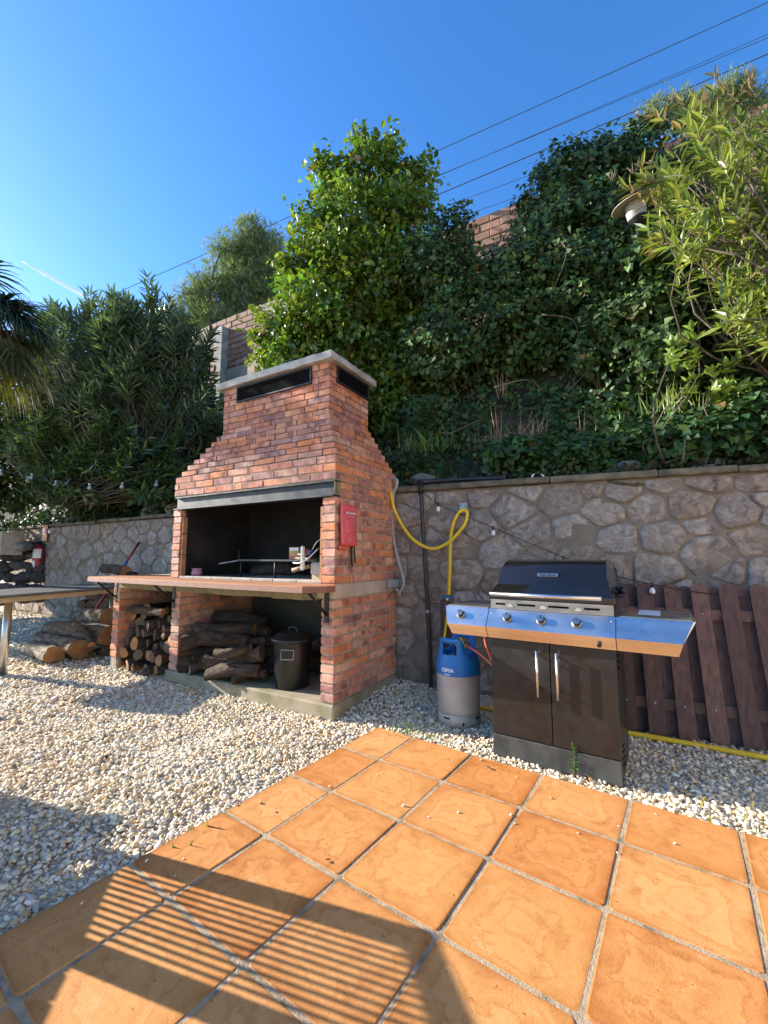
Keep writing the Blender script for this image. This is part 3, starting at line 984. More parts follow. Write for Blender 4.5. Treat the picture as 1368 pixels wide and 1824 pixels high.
# ================================================================== OBJECTS
def smooth_path(pts, n=10):
    """Catmull-Rom through the points"""
    P = [Vector(p) for p in pts]
    P = [P[0]*2-P[1]] + P + [P[-1]*2-P[-2]]
    out = []
    for i in range(1, len(P)-2):
        for k in range(n):
            t = k/n
            a, b, c, d = P[i-1], P[i], P[i+1], P[i+2]
            out.append(.5*((2*b)+(c-a)*t+(2*a-5*b+4*c-d)*t*t+(3*b-a-3*c+d)*t**3))
    out.append(P[-2])
    return out

# ---- gas grill
GYAW = .579
gr = empty('gas_grill', (.633, 2.57, GZ), -GYAW, 'black gas grill cart with stainless control panel and side shelves', 'grill')
G0 = -GZ
W_, D_ = .65, .476
MB().box(.012, W_-.012, .012, D_-.006, .0, .66).build('cabinet', M['door'], gr)
sp = MB().box(W_-.0115, W_, .004, D_, .0, .655, ch=.002).build('side_panel', M['door'], gr)
MB().box(0, .0115, .004, D_, .0, .655, ch=.002).build('side_panel', M['door'], gr)
for zc, cols in ((.55, 3), (.07, 3)):
    for a in range(cols):
        for c in range(4):
            MB().box(W_-.001, W_+.0012, .06+a*.045, .082+a*.045, zc+c*.03-.01*a, zc+c*.03-.01*a+.011).build('vent_slot', M['vent_black'], sp)
MB().box(.0, W_, -.012, .0115, .0, .118, ch=.003).build('kick_plate', M['kick'], gr)
for (a, b, hx) in ((.002, .328, .272), (.332, W_-.002, .374)):
    dd = MB().box(a, b, -.008, .0115, .122, .664, ch=.003).build('door', M['door'], gr)
    h = MB()
    h.tube([(hx, -.056, .375), (hx, -.056, .618)], .0068, 12)
    h.build('handle', M['steel'], dd)
    for zz in (.415, .585): MB().tube([(hx, -.010, zz), (hx, -.05, zz)], .004, 8).build('handle_post', M['steel_dull'], dd)
PRF = [(-.052, .664), (-.088, .728), (-.022, .824), (-.018, .824)]
def fascia(x0, x1, ins0=0, ins1=0, backy=.03):
    """panel with a lower face leaning in and an upper face sloping back"""
    V = []
    for s, ins in ((x0, ins0), (x1, ins1)):
        sg = 1 if s == x0 else -1
        for i, (y, z) in enumerate(PRF):
            k = ins*(1.0, .75, .12, 0)[i]
            V.append((s+sg*k, y, z))
        V.append((s, backy, .824)); V.append((s+sg*ins, backy, .664))
    n = 6
    F = [(i, (i+1) % n, n+(i+1) % n, n+i) for i in range(n)] + [tuple(range(n))[::-1], tuple(range(n, 2*n))]
    return MB().add(V, F)
fp = fascia(.003, W_+.010).build('control_panel', M['steel'], gr)
strip = MB().box(.01, W_+.003, -.016, -.006, .8245, .882, ch=.002).build('slot_strip', M['steel_dull'], gr)
for a, b in ((.04, .095), (.165, .265), (.335, .44), (.515, .59)):
    MB().box(a, b, -.0175, -.0155, .849, .860).build('slot', M['vent_black'], strip)
nrm = Vector((0, -.096, .066)).normalized()
def knob(x, t_, parent):
    y, z = -.088+.066*t_, .728+.096*t_
    q = nrm.to_track_quat('Z', 'Y').to_matrix().to_4x4()
    q.translation = Vector((x, y, z))
    k = MB().lathe([(.0, .004), (.0245, .004), (.0245, .0), (.026, .0), (.026, .004)], 20)
    k.v = [q @ Vector(p) for p in k.v]
    b_ = k.build('knob_bezel', M['steel_dull'], parent)
    k = MB().lathe([(.020, .003), (.0205, .026), (.019, .029)], 20)
    k.v = [q @ Vector(p) for p in k.v]; kk = k.build('knob', M['black_plastic'], parent)
    k = MB().lathe([(.0, .0295), (.019, .0288)], 20)
    k.v = [q @ Vector(p) for p in k.v]; k.build('knob_face', M['knob'], kk)
    k = MB().box(-.0013, .0013, 0.002, .018, .0290, .0303); k.v = [q @ Vector(p) for p in k.v]
    k.build('knob_pointer', M['black_plastic'], kk)
for x in (.118, .302, .482): knob(x, .55, fp)
for x in (.125, .307, .488):
    a = MB(); pts = [(x+.018*math.cos(t*PI/10), .852+.018*math.sin(t*PI/10)-.012) for t in range(11)]
    a.prism(pts, -.021, -.0158, 'y'); a.build('burner_window', M['steel'], strip)
ig = MB(); ig.tube([(.585, -.062, .690), (.585, -.078, .683)], .011, 14); ig.build('igniter_button', M['black_plastic'], fp)
for x in (.022, .642):
    for z in (.69, .80):
        y = -.0655 if z < .75 else -.0385
        s_ = MB().lathe([(0, 0), (.0042, 0), (.003, .0022), (0, .0026)], 10)
        q_ = (Vector((0, -.064, -.036)) if z < .75 else nrm).normalized().to_track_quat('Z', 'Y').to_matrix().to_4x4(); q_.translation = Vector((x, y, z))
        s_.v = [q_ @ Vector(p_) for p_ in s_.v]; s_.build('screw', M['steel_dull'], fp)
# side shelves
def shelf(x0, x1, left):
    f_ = fascia(x0, x1, .06 if left else 0, 0 if left else .075, backy=.40).build('side_shelf', M['steel'], gr)
    t = MB().box(x0+.012, x1-.012, .004, .385, .8242, .8275)
    t.build('shelf_top', M['steel_dull'], f_)
    return f_
sl_ = shelf(-.285, -.001, True)
sr_ = shelf(W_+.0135, .99, False)
knob(-.165, .55, sl_)
MB().box(W_+.10, W_+.20, .12, .34, .8278, .829).build('warning_label', M['white'], sr_)
for k in range(3): MB().box(W_+.05+.014*k, W_+.057+.014*k, .10, .36, .8278, .829).build('warning_stripe', M['orange_hose'], sr_)
# hood
HP = [(-.020, .884, 0), (-.022, .918, 0), (.055, .968, .030), (.072, 1.005, .036), (.092, 1.042, .040), (.122, 1.074, .044), (.168, 1.099, .048), (.24, 1.112, .050), (.35, 1.112, .048), (.42, 1.096, .042), (.458, 1.05, .02), (.465, .884, 0)]
V = []
for y, z, i_ in HP: V.append((.0+i_, y, z))
for y, z, i_ in HP: V.append((W_+.012-i_, y, z))
n = len(HP)
F = [(i, i+1, n+i+1, n+i) for i in range(n-1)] + [tuple(range(n))[::-1], tuple(range(n, 2*n))]
hd = MB().add(V, F)
hd = hd.build('hood', M['enamel'], gr)
md = hd.modifiers.new('bevel', 'BEVEL'); md.width = .006; md.segments = 3; md.limit_method = 'ANGLE'; md.angle_limit = math.radians(20)
for p in hd.data.polygons: p.use_smooth = len(p.vertices) == 4
hh = MB(); hh.tube([(.025, -.062, .914), (.605, -.062, .914)], .012, 14); h_ = hh.build('hood_handle', M['steel'], hd)
for x in (.07, .56): MB().tube([(x, -.022, .914), (x, -.058, .914)], .007, 10).build('handle_post', M['steel_dull'], h_)
pl = MB().box(.262, .372, .0745, .0825, 1.012, 1.034, ch=.002)
Mx = Matrix.Translation((.317, .0805, 1.023)) @ Matrix.Rotation(math.radians(-28), 4, 'X') @ Matrix.Translation((-.317, -.0795, -1.023))
pl.v = [Mx @ Vector(p) for p in pl.v]
bd_ = pl.build('badge', M['knob'], hd)
tx = link('badge_lettering', text_mesh('Char-Broil', .021, M['black_plastic'], 'badge_lettering', .0004, .0004), bd_, (.317, .0752, 1.0245), (math.radians(62), 0, 0))
bl = MB(); bl.tube([(W_+.004, .42, .93), (W_+.03, .42, .93)], .022, 14); bl.build('hinge_cap', M['black_plastic'], hd)
MB().box(.03, W_-.02, .02, .45, .83, .883).build('firebox', M['door'], gr)

# ---- gas cylinder
cx, cy, R_ = .518, 3.062, .146
cyl = empty('gas_cylinder', (cx, cy, GZ-.004), math.radians(-18), 'grey gas cylinder with blue plastic collar beside the grill', 'gas cylinder')
MB().lathe([(.0, .07), (R_-.012, .07), (R_-.002, .10), (R_, .14), (R_, .34), (R_-.004, .38), (R_-.03, .42), (.04, .45), (0, .452)], 40).build('body', M['cylinder'], cyl)
MB().lathe([(R_-.012, .085), (R_-.006, .08), (R_+.001, .06), (R_+.001, .0), (R_-.003, .0), (R_-.005, .08)], 40).build('foot_ring', M['cylinder'], cyl)
for a in range(0, 360, 45):
    t = math.radians(a+20)
    k = MB().box(-.022 if a % 90 else -.006, .022 if a % 90 else .006, -.003, .002, -.004 if a % 90 else -.009, .004 if a % 90 else .009)
    Mx = Matrix.Translation((R_*math.cos(t), R_*math.sin(t), .062 if a % 90 else .035)) @ Matrix.Rotation(t+PI/2, 4, 'Z')
    k.v = [Mx @ Vector(p) for p in k.v]
    k.build('foot_slot', M['vent_black'], cyl)
def collar():
    n = 72; V = []; F = []
    t0 = .006
    for i in range(n+1):
        a = 2*PI*i/n
        # two tall grips at front-left and back-right, lower saddle between
        s = math.cos(2*(a-math.radians(252)))
        top = .50 + .075*max(-1, min(1, 1.9*s+.55))
        lean = -.010
        for (r, z) in ((R_+.004, .335), (R_+.004, .40), (R_-.004, .43), (R_-.010, .47), (R_+lean-.006, top-.006), (R_+lean-.012, top), (R_+lean-.022, top-.004), (R_-.026, .46), (R_-.04, .41)):
            V.append((r*math.cos(a), r*math.sin(a), z))
    m = 9
    grips = []
    for i in range(n):
        a = 2*PI*(i+.5)/n
        s = math.cos(2*(a-math.radians(252)))
        hole = s > .72
        for j in range(m-1):
            if hole and j in (3, 6): continue
            F.append((i*m+j, (i+1)*m+j, (i+1)*m+j+1, i*m+j+1))
        # handle bars above the grip holes
        if hole:
            V0 = len(V)
            for ii in (i, i+1):
                a2 = 2*PI*ii/n
                for r, z in ((R_-.011, .472), (R_-.026, .472), (R_-.0265, .49), (R_-.011, .49)):
                    pass
    return V, F
V, F = collar()
cl = MB().add(V, F, True).build('collar', M['blue'], cyl)
# grip bars closing the top of the collar's hand holes
for c0 in (252, 72):
    n = 12; V = []; F = []
    for i in range(n+1):
        a = math.radians(c0-24+48*i/n)
        for r, z in ((R_-.012, .545), (R_-.008, .568), (R_-.018, .580), (R_-.032, .572), (R_-.030, .548)):
            V.append((r*math.cos(a), r*math.sin(a), z))
    for i in range(n):
        for j in range(5):
            F.append((i*5+j, (i+1)*5+j, (i+1)*5+(j+1) % 5, i*5+(j+1) % 5))
    MB().add(V, F, True).build('grip', M['blue'], cl)
MB().lathe([(0, .45), (.022, .45), (.022, .50), (.03, .505), (.03, .53), (.012, .535), (.012, .56), (0, .56)], 14).build('valve', M['steel_dull'], cyl)
lt = text_mesh('CEPSA', .032, M['white'], 'lettering', .0004, .0008)
for v in lt.vertices:
    a = math.radians(232+18)+v.co.x/(R_+.006); z = .372+v.co.y
    rr = R_+.0062+v.co.z
    v.co = (rr*math.cos(a), rr*math.sin(a), z)
link('lettering', lt, cl)
lt = text_mesh('propano', .013, M['white'], 'lettering', .0004, .0003)
for v in lt.vertices:
    a = math.radians(232+18)+v.co.x/(R_+.006); z = .347+v.co.y
    rr = R_+.0056+v.co.z
    v.co = (rr*math.cos(a), rr*math.sin(a), z)
link('lettering', lt, cl)
# orange gas hose: cylinder valve -> behind cart -> left shelf burner
oh = smooth_path([(cx+.02, cy-.02, .50), (cx+.10, cy-.11, .47), (cx+.19, cy-.19, .40), (.79, 2.82, .30), (.80, 2.80, .25), (.765, 2.79, .30), (.70, 2.76, .42), (.645, 2.73, .54), (.625, 2.72, .645)])
tag(MB().tube(oh, .0085, 8).build('gas_hose', M['orange_hose']), 'orange rubber gas hose looping from the cylinder to the grill', 'hose')

# ---- leaning picket panel
fa = Vector((1.40, 2.985, GZ)); fd = Vector((.905, -.425, 0)).normalized()
lean = math.atan2(.235, .92)
pf = empty('picket_panel', fa, math.atan2(fd.y, fd.x), 'dark brown picket fence panel leaning against the stone wall', 'fence panel')
RX = Matrix.Rotation(-lean, 4, 'X')
def picket(x, y, h, wd, z0=0.0):
    mb = MB(); t = .018
    pts = [(x-wd/2, z0), (x+wd/2, z0), (x+wd/2, h-.045)]
    for k in range(1, 8):
        a = PI*k/8; pts.append((x+wd/2*math.cos(a), h-.045+.045*math.sin(a)))
    pts.append((x-wd/2, h-.045))
    mb.prism(pts, y-t/2, y+t/2, 'y')
    mb.v = [RX @ Vector(p) for p in mb.v]
    mb.build('picket', M['fence'], pf, None, (0, random.gauss(0, .004), 0))
for i in range(8):
    picket(.06+i*.158, -.022, .97+random.uniform(-.006, .006), .095)
for i in range(8):
    picket(.142+i*.158-.005, .026, .97, .09)
for z in (.155, .735):
    mb = MB().box(0, 1.32, -.012, .016, z, z+.07, ch=.002)
    mb.v = [RX @ Vector(p) for p in mb.v]
    mb.build('rail', M['fence'], pf)
sc_ = MB()
for i in range(8):
    for z in (.19, .77):
        sc_.add([RX @ Vector((.06+i*.158+a*.004, -.0322, z+b*.004)) for a, b in ((-1, -1), (1, -1), (1, 1), (-1, 1))], [(0, 1, 2, 3)])
tag(sc_.build('screw_heads', M['steel_dull'], pf), kind='stuff')

# ---- pipes, hoses and boxes on the stone wall (s = distance along wall, off = in front of it)
wd_ = Vector((WB[0]-WA[0], WB[1]-WA[1], 0)).normalized(); wn_ = Vector((wd_.y, -wd_.x, 0))
S0 = (Vector((.288, 3.832, 0))-Vector(WA)).dot(wd_)
def onw(s, z, off=.045): return Vector(WA) + wd_*(s+S0) + wn_*off + Vector((0, 0, z))
wp = MB().tube(smooth_path([onw(.141, GZ-.02, .05), onw(.125, .5, .05), (onw(.10, 1.0, .05)), onw(.075, 1.5, .05), onw(.068, 1.70, .055)]), .0165, 10)
wpo = wp.build('water_pipe', M['pipe'])
tag(wpo, 'black plastic water pipe with elbow running down the stone wall', 'pipe')
e_ = MB().tube([onw(.068, 1.66, .055), onw(.068, 1.765, .055)], .023, 12); e_.tube([onw(.045, 1.772, .055), onw(.13, 1.775, .05)], .022, 12); e_.build('elbow', M['black_plastic'], wpo)
MB().tube(smooth_path([onw(.10, 1.775, .05), onw(.4, 1.782, .01), onw(.8, 1.775, -.03)]), .0165, 10).build('pipe_run', M['pipe'], wpo)
c_ = MB().tube([onw(.117, .62, .05), onw(.116, .645, .05)], .019, 12); c_.build('pipe_clip', M['grey_plastic'], wpo)
pb = MB().box(-.034, .034, -.012, .012, -.045, .045, ch=.004).build('hose_bracket', M['galv'], None, onw(.444, 1.523, .04), (0, 0, math.atan2(wd_.y, wd_.x)))
tag(pb, 'small galvanised plate on the stone wall holding the yellow hose', 'bracket')
for x, z in ((-.012, -.012), (.012, -.012), (-.02, .02), (.02, .02)):
    MB().tube([(x, -.0105, z), (x, -.014, z)], .005, 8).build('bolt', M['black_plastic'], pb)
yh = smooth_path([onw(-.245, 1.70, .10), onw(-.235, 1.735, .09), onw(-.21, 1.70, .09), onw(-.17, 1.52, .085), onw(-.04, 1.30, .085), (onw(.09, 1.20, .085)), onw(.20, 1.175, .085), onw(.33, 1.235, .09), onw(.45, 1.36, .085), onw(.483, 1.46, .07), onw(.462, 1.50, .06), onw(.42, 1.49, .065), onw(.365, 1.40, .07), onw(.335, 1.25, .07), onw(.325, 1.0, .07), onw(.31, .78, .07)])
tag(MB().tube(yh, .0145, 10).build('yellow_hose', M['yellow']), 'yellow hose looping along the stone wall down to a tap', 'hose')
tp = MB().tube([onw(.305, .70, .06), onw(.305, .79, .06)], .014, 10)
tp.tube([onw(.305, .75, .0), onw(.305, .75, .11)], .011, 10)
tpo = tp.build('garden_tap', M['steel_dull']); tag(tpo, 'small metal garden tap where the yellow hose joins', 'tap')
tb = MB().tube([onw(.25, .765, .09), onw(.36, .765, .09)], .008, 8); tb.build('tap_handle', M['blue'], tpo)
tag(MB().tube(smooth_path([onw(.305, .70, .07), onw(.29, .55, .09), onw(.27, .35, .13), onw(.27, .1, .2), onw(.4, GZ+.015, .30), onw(.7, GZ+.012, .35)]), .0115, 8).build('yellow_hose', M['yellow']), 'yellow hose hanging from the tap behind the gas cylinder', 'hose')
tag(MB().tube(smooth_path([onw(.302, .70, .05), onw(.40, .45, .08), onw(.52, .2, .14)]), .009, 8).build('yellow_hose', M['yellow']), 'thin yellow hose slanting down behind the cylinder collar', 'hose')
bp = MB().box(-.035, .035, -.03, .03, GZ-.02, .735, ch=.004).build('timber_post', M['fence'], None, onw(.275, 0, .05), (0, 0, math.atan2(wd_.y, wd_.x)))
tag(bp, 'short dark timber post behind the grill side shelf', 'post')
gh = smooth_path([(1.30, 2.92, GZ+.01), (1.45, 2.86, GZ+.016), (1.60, 2.795, GZ+.016), (1.85, 2.65, GZ+.016), (2.14, 2.485, GZ+.015), (2.7, 2.2, GZ+.014), (3.3, 1.95, GZ+.014)])
tag(MB().tube(gh, .0155, 10).build('yellow_hose', M['yellow']), 'yellow hose lying on the gravel in front of the picket panel', 'hose')

# ---- conduit and switch boxes on the barbecue's side
cdt = MB().tube(smooth_path([onw(-.27, 1.80, .05), onw(-.20, 1.82, .07), onw(-.155, 1.80, .075), onw(-.16, 1.74, .075), onw(-.192, 1.66, .07), onw(-.20, 1.36, .065), onw(-.172, 1.18, .065), onw(-.135, 1.03, .065), onw(-.098, .90, .065), onw(-.108, .83, .065), onw(-.14, .80, .065), onw(-.17, .82, .07)]), .0155, 10)
cdo = cdt.build('conduit', M['grey_plastic']); tag(cdo, 'grey corrugated conduit running down the rear edge of the brick barbecue', 'conduit')
MB().tube([onw(-.135, .80, .065), onw(-.135, .755, .065)], .014, 8).build('conduit_end', M['grey_plastic'], cdo)
sw = empty('switch_box', bq(0, 0, 0), -BYAW, 'row of grey outdoor switch boxes on the barbecue side', 'switch')
for k in range(4):
    q = MB().box(.002, .045, .745+k*.062, .803+k*.062, .835, .905, ch=.006).build('switch_housing', M['grey_plastic'], sw)
    MB().box(.045, .049, .755+k*.062, .793+k*.062, .845, .895, ch=.0015).build('switch_cover', M['galv'], q)

# ---- fire blanket pouch
fbk = empty('fire_blanket', bq(0, 0, 0), -BYAW, 'red fire blanket pouch with black straps hung on the brick side', 'fire blanket')
V = []; F = []
nu, nz = 8, 14
for i in range(nu+1):
    for k in range(nz+1):
        a, b = i/nu, k/nz
        bul = .018*math.sin(PI*a)*math.sin(PI*min(1, b*1.15+.1))**.5 if 0 < b < 1 else .003
        V.append((.012+.008*(1-b)+bul+.003*math.sin(a*9+b*5), .045+.198*a-.006*math.sin(b*4), 1.183+.312*b+.006*(1-a)))
for i in range(nu):
    for k in range(nz):
        q = i*(nz+1)+k; F.append((q, q+nz+1, q+nz+2, q+1))
pb_ = MB().add(V, F, True); pbo = pb_.build('pouch', M['pouch'], fbk)
sm_ = pbo.modifiers.new('solid', 'SOLIDIFY'); sm_.thickness = .010; sm_.offset = -1
MB().box(.006, .030, .030, .150, 1.155, 1.186, ch=.006).build('flap', M['pouch_orange'], fbk)
for (v0, w2, zb, sw_) in ((.170, .020, 1.03, .02), (.215, .016, 1.055, .03)):
    st = smooth_path([(.016, v0+w2/2, 1.19), (.022, v0+w2/2, 1.12), (.020, v0+w2/2+sw_*.3, 1.07), (.018, v0+w2/2+sw_, zb)], 4)
    V = []; F = []
    for p in st: V += [(p.x, p.y-w2/2, p.z), (p.x+.003, p.y-w2/2, p.z), (p.x+.003, p.y+w2/2, p.z), (p.x, p.y+w2/2, p.z)]
    for i in range(len(st)-1):
        for j in range(4): F.append((i*4+j, i*4+(j+1) % 4, i*4+4+(j+1) % 4, i*4+4+j))
    MB().add(V, F).build('strap', M['strap'], fbk)
hk = MB().tube([(.002, .135, 1.53), (.012, .135, 1.53), (.014, .135, 1.48)], .003, 6); hk.build('hook', M['black_metal'], fbk)
def on_pouch(txt, size, v, z, m='white', off=.0335):
    return link('lettering', text_mesh(txt, size, M[m], 'lettering', .0005, .0003), fbk, (off, v, z), (PI/2, 0, PI/2))
on_pouch('FIRE BLANKET', .0215, .148, 1.430, off=.0415)
on_pouch('PULL TO RELEASE', .0095, .148, 1.405, 'pale_print', off=.0405)
for k in range(4):
    on_pouch('---- ------', .013, .17, 1.372-k*.022, 'pale_print', off=.0418)
for k, s in enumerate(('1', '2', '3')): on_pouch(s, .022, .098, 1.365-k*.035, off=.0395)
on_pouch('EN 1869', .017, .155, 1.255, off=.0415)
on_pouch('1.2 x 1.2 m', .016, .155, 1.232, off=.0415)

# ---- string lights on the right wall
sl0 = empty('string_lights', onw(.042, 1.735), 0, 'black cable of clear bulbs sagging across the stone wall', 'string lights')
ctrl = [(-.10, 1.80, .06), (.042, 1.735, .075), (.229, 1.565, .07), (.697, 1.345, .09), (1.221, 1.10, .12), (1.50, .985, .16), (1.775, .915, .22), (2.1, .86, .22), (2.384, .835, .22), (2.6, .86, .2), (2.9, .95, .1)]
pts = smooth_path([onw(*c) for c in ctrl])
def child_world(o, root):
    o.parent = root; o.matrix_parent_inverse = root.matrix_basis.inverted() if False else Matrix.Translation(-Vector(root.location))
    return o
child_world(MB().tube(pts, .0035, 6).build('cable', M['cable']), sl0)
for c in (ctrl[2], ctrl[3], ctrl[4], ctrl[6], ctrl[8]):
    p = onw(*c)
    so = child_world(MB().lathe([(0, .012), (.008, .01), (.009, -.022), (0, -.022)], 10, p).build('socket', M['black_plastic']), sl0)
    b_ = MB().lathe([(.007, -.022), (.012, -.030), (.019, -.045), (.019, -.055), (.012, -.066), (0, -.069)], 12, p)
    bo = b_.build('bulb', M['glass']); child_world(bo, sl0)

# ---- little spotlight on the wall top
spt = empty('garden_spotlight', onw(1.051, HW, -.05), 0, 'tiny black and white spotlight standing on the right wall coping', 'spotlight')
MB().tube([(0, 0, 0), (0, 0, .035)], .006, 8).build('stem', M['black_plastic'], spt)
MB().lathe([(0, .03), (.022, .034), (.028, .05), (.024, .066), (0, .072)], 14).build('housing', M['black_plastic'], spt)
for s in (-1, 1):
    MB().tube([(s*.02, 0, .045), (s*.045, -.01, .03), (s*.05, -.01, .005)], .007, 8).build('arm', M['white'], spt)

# ---- black bin in the barbecue bay
bn = empty('refuse_bin', bq(.56, .20, ZS-.006), -BYAW, 'black plastic bin with domed lid in the open barbecue bay', 'bin')
MB().lathe([(0, .004), (.128, .0), (.133, .008), (.155, .345), (.158, .36), (.163, .362), (.163, .372), (.155, .374)], 40).build('body', M['bin'], bn)
MB().lathe([(.150, .36), (.172, .366), (.176, .378), (.168, .388), (.15, .394), (.14, .408), (.10, .424), (.05, .432), (0, .434)], 40).build('lid', M['black_plastic'], bn)
MB().tube(smooth_path([(-.045, 0, .425), (-.04, 0, .455), (0, 0, .463), (.04, 0, .455), (.045, 0, .425)], 5), .009, 8).build('lid_handle', M['black_plastic'], bn)
for a in (-62, 118):
    t = math.radians(a)
    R3 = Matrix.Rotation(t+PI/2, 4, 'Z')
    q = [Matrix.Translation((.162*math.cos(t), .162*math.sin(t), 0)) @ R3 @ Vector(p) for p in ((-.05, -.004, .315), (-.048, -.014, .245), (.048, -.014, .245), (.05, -.004, .315), (-.05, -.004, .315))]
    MB().tube(q, .0035, 6).build('side_handle', M['leg_metal'], bn)

# ---- logs
def make_log(name, a, b, r, label, group, bark='dark_bark', cut='cut_dark', bend=.04, seed=0, flat=1.0):
    rg = random.Random(seed)
    a, b = Vector(a), Vector(b)
    root_loc = (a+b)/2
    d = b-a; L = d.length
    nseg, n = 7, 14
    side = Vector((rg.gauss(0, 1), rg.gauss(0, 1), rg.gauss(0, .5)))
    side = (side - d*(side.dot(d)/L**2)).normalized()
    ph1, ph2 = rg.uniform(0, 6), rg.uniform(0, 6)
    ring0 = [1+.10*math.sin(2*2*PI*k/n+ph1)+.035*math.sin(3*2*PI*k/n+ph2)+rg.gauss(0, .045) for k in range(n)]
    pts = [a+d*(i/nseg)+side*bend*math.sin(PI*i/nseg) - root_loc for i in range(nseg+1)]
    # orient log mesh along its own local z so the bark grain follows the log
    q = d.to_track_quat('Z', 'Y')
    qi = q.inverted()
    V = []; F = []
    for i, p in enumerate(pts):
        pl_ = qi @ p
        sc = r*(1+rg.gauss(0, .04))*(1-.10*i/nseg)
        for k in range(n):
            t = 2*PI*k/n
            rr = sc*ring0[k]*(1+rg.gauss(0, .045))
            V.append((pl_.x+rr*math.cos(t)*flat, pl_.y+rr*math.sin(t), pl_.z))
    for i in range(nseg):
        for k in range(n):
            k2 = (k+1) % n; F.append((i*n+k, i*n+k2, (i+1)*n+k2, (i+1)*n+k))
    o = MB().add(V, F, True).build(name, M[bark], None, root_loc)
    o.rotation_mode = 'QUATERNION'; o.rotation_quaternion = q
    tag(o, label, 'log', group)
    for i, sg in ((0, -1), (nseg, 1)):
        ring = [Vector(V[i*n+k]) for k in range(n)]
        c = sum(ring, Vector())/n
        VV = [c+(p-c)*1.0 for p in ring] + [c+(p-c)*.5+Vector((0, 0, sg*.003)) for p in ring] + [c+Vector((0, 0, sg*.004))]
        FF = []
        for k in range(n):
            k2 = (k+1) % n
            FF += [(k, k2, n+k2, n+k), (n+k, n+k2, 2*n)]
        MB().add(VV, FF).build('cut_end', M[cut], o)
    return o
rl = random.Random(11)
# narrow bay: stacked ends
rows = [(.055, 7, .060), (.15, 7, .056), (.24, 7, .055), (.33, 6, .054), (.415, 6, .052), (.495, 4, .048), (.56, 2, .042)]
q = 0
for zi, (z, nn, r) in enumerate(rows):
    for i in range(nn):
        u = 1.925+(.81/(nn))*(i+.5)+rl.uniform(-.02, .02)+(.09 if zi > 4 else 0)
        v0 = -.05*(zi < 2)+rl.uniform(-.05, .06)+.03*zi
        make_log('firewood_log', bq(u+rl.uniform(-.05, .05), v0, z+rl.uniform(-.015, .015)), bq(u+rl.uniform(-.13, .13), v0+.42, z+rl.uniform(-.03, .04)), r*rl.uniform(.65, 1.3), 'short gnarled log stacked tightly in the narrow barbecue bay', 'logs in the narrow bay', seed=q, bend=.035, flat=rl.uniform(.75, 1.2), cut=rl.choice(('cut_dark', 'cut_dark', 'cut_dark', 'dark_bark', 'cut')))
        q += 1
make_log('firewood_log', bq(2.62, .02, .575), bq(2.20, .12, .555), .040, 'pale-ended slim log lying across the narrow bay stack', None, cut='cut', seed=91)
# wide bay: loose pile
LP = [((1.72, .00, .15), (1.28, .30, .15), .07, 'cut_dark'), ((1.66, -.03, .32), (1.30, .30, .36), .07, 'cut_dark'), ((1.60, .06, .455), (1.10, .30, .45), .055, 'cut'),
      ((1.45, .00, .40), (1.05, .16, .36), .062, 'cut_dark'), ((1.53, -.01, .215), (1.2, .35, .25), .042, 'cut'), ((1.42, -.02, .20), (1.1, .3, .22), .045, 'cut'),
      ((1.36, .00, .20), (.88, .18, .30), .068, 'cut_dark'), ((1.30, -.02, .115), (.86, .12, .16), .058, 'cut_dark'), ((1.02, .00, .105), (.80, .14, .14), .045, 'cut'),
      ((.96, .34, .13), (.66, .50, .22), .07, 'cut'), ((.86, .55, .14), (.4, .62, .16), .075, 'cut_dark'), ((1.15, .40, .15), (.72, .66, .18), .08, 'cut_dark'), ((.50, .56, .16), (.22, .70, .14), .085, 'cut'), ((.72, .62, .28), (.30, .68, .30), .06, 'cut'),
      ((1.70, .12, .44), (1.40, .40, .42), .05, 'cut_dark'), ((1.50, .22, .42), (1.05, .42, .40), .06, 'cut_dark'), ((1.30, .20, .33), (.95, .42, .35), .055, 'cut_dark'), ((1.15, .25, .27), (.85, .48, .27), .05, 'cut'), ((1.12, .10, .12), (.84, .34, .12), .05, 'cut_dark'), ((1.70, .35, .52), (1.2, .5, .48), .06, 'cut_dark'), ((.40, .45, .12), (.16, .52, .13), .055, 'cut_dark'),
      ((1.72, -.02, .25), (1.50, .25, .26), .045, 'cut'), ((1.22, -.03, .29), (.98, .15, .33), .04, 'cut'), ((1.18, .02, .40), (.92, .25, .38), .042, 'cut_dark'), ((1.58, .0, .10), (1.42, .3, .10), .05, 'cut')]
for i, (a, b, r, ct) in enumerate(LP):
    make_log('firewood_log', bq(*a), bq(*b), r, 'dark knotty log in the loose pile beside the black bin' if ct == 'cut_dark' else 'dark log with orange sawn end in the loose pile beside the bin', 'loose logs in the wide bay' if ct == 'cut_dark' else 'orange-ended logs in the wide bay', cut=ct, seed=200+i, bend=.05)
# logs outside
make_log('firewood_log', at(97, 1166, 4.62), at(58, 1152, 5.0), .085, 'short pale log lying on the gravel in front of the others', None, 'bark', 'cut', .01, 301)
make_log('firewood_log', at(143, 1156, 4.80), at(78, 1140, 5.22), .120, 'thick pale log with broad orange sawn face on the gravel', None, 'bark', 'cut', .01, 302)
make_log('firewood_log', at(192, 1133, 4.95), at(88, 1122, 5.35), .115, 'long grey-barked log resting on top of the thick pale log', None, 'bark', 'cut', .02, 303)
make_log('firewood_log', at(163, 1148, 4.72), at(136, 1112, 4.95), .035, 'thin crooked branch leaning on the pale logs', None, 'dark_bark', 'cut', .04, 304)
make_log('firewood_log', at(200, 1100, 5.2), at(150, 1098, 5.6), .13, 'stout split log above the long grey-barked one', None, 'bark', 'cut', .01, 305)
make_log('firewood_log', at(190, 1160, 5.0), at(170, 1165, 5.4), .06, 'dark log tucked low beside the left brick pier', None, 'dark_bark', 'cut_dark', .01, 306)
k = 0
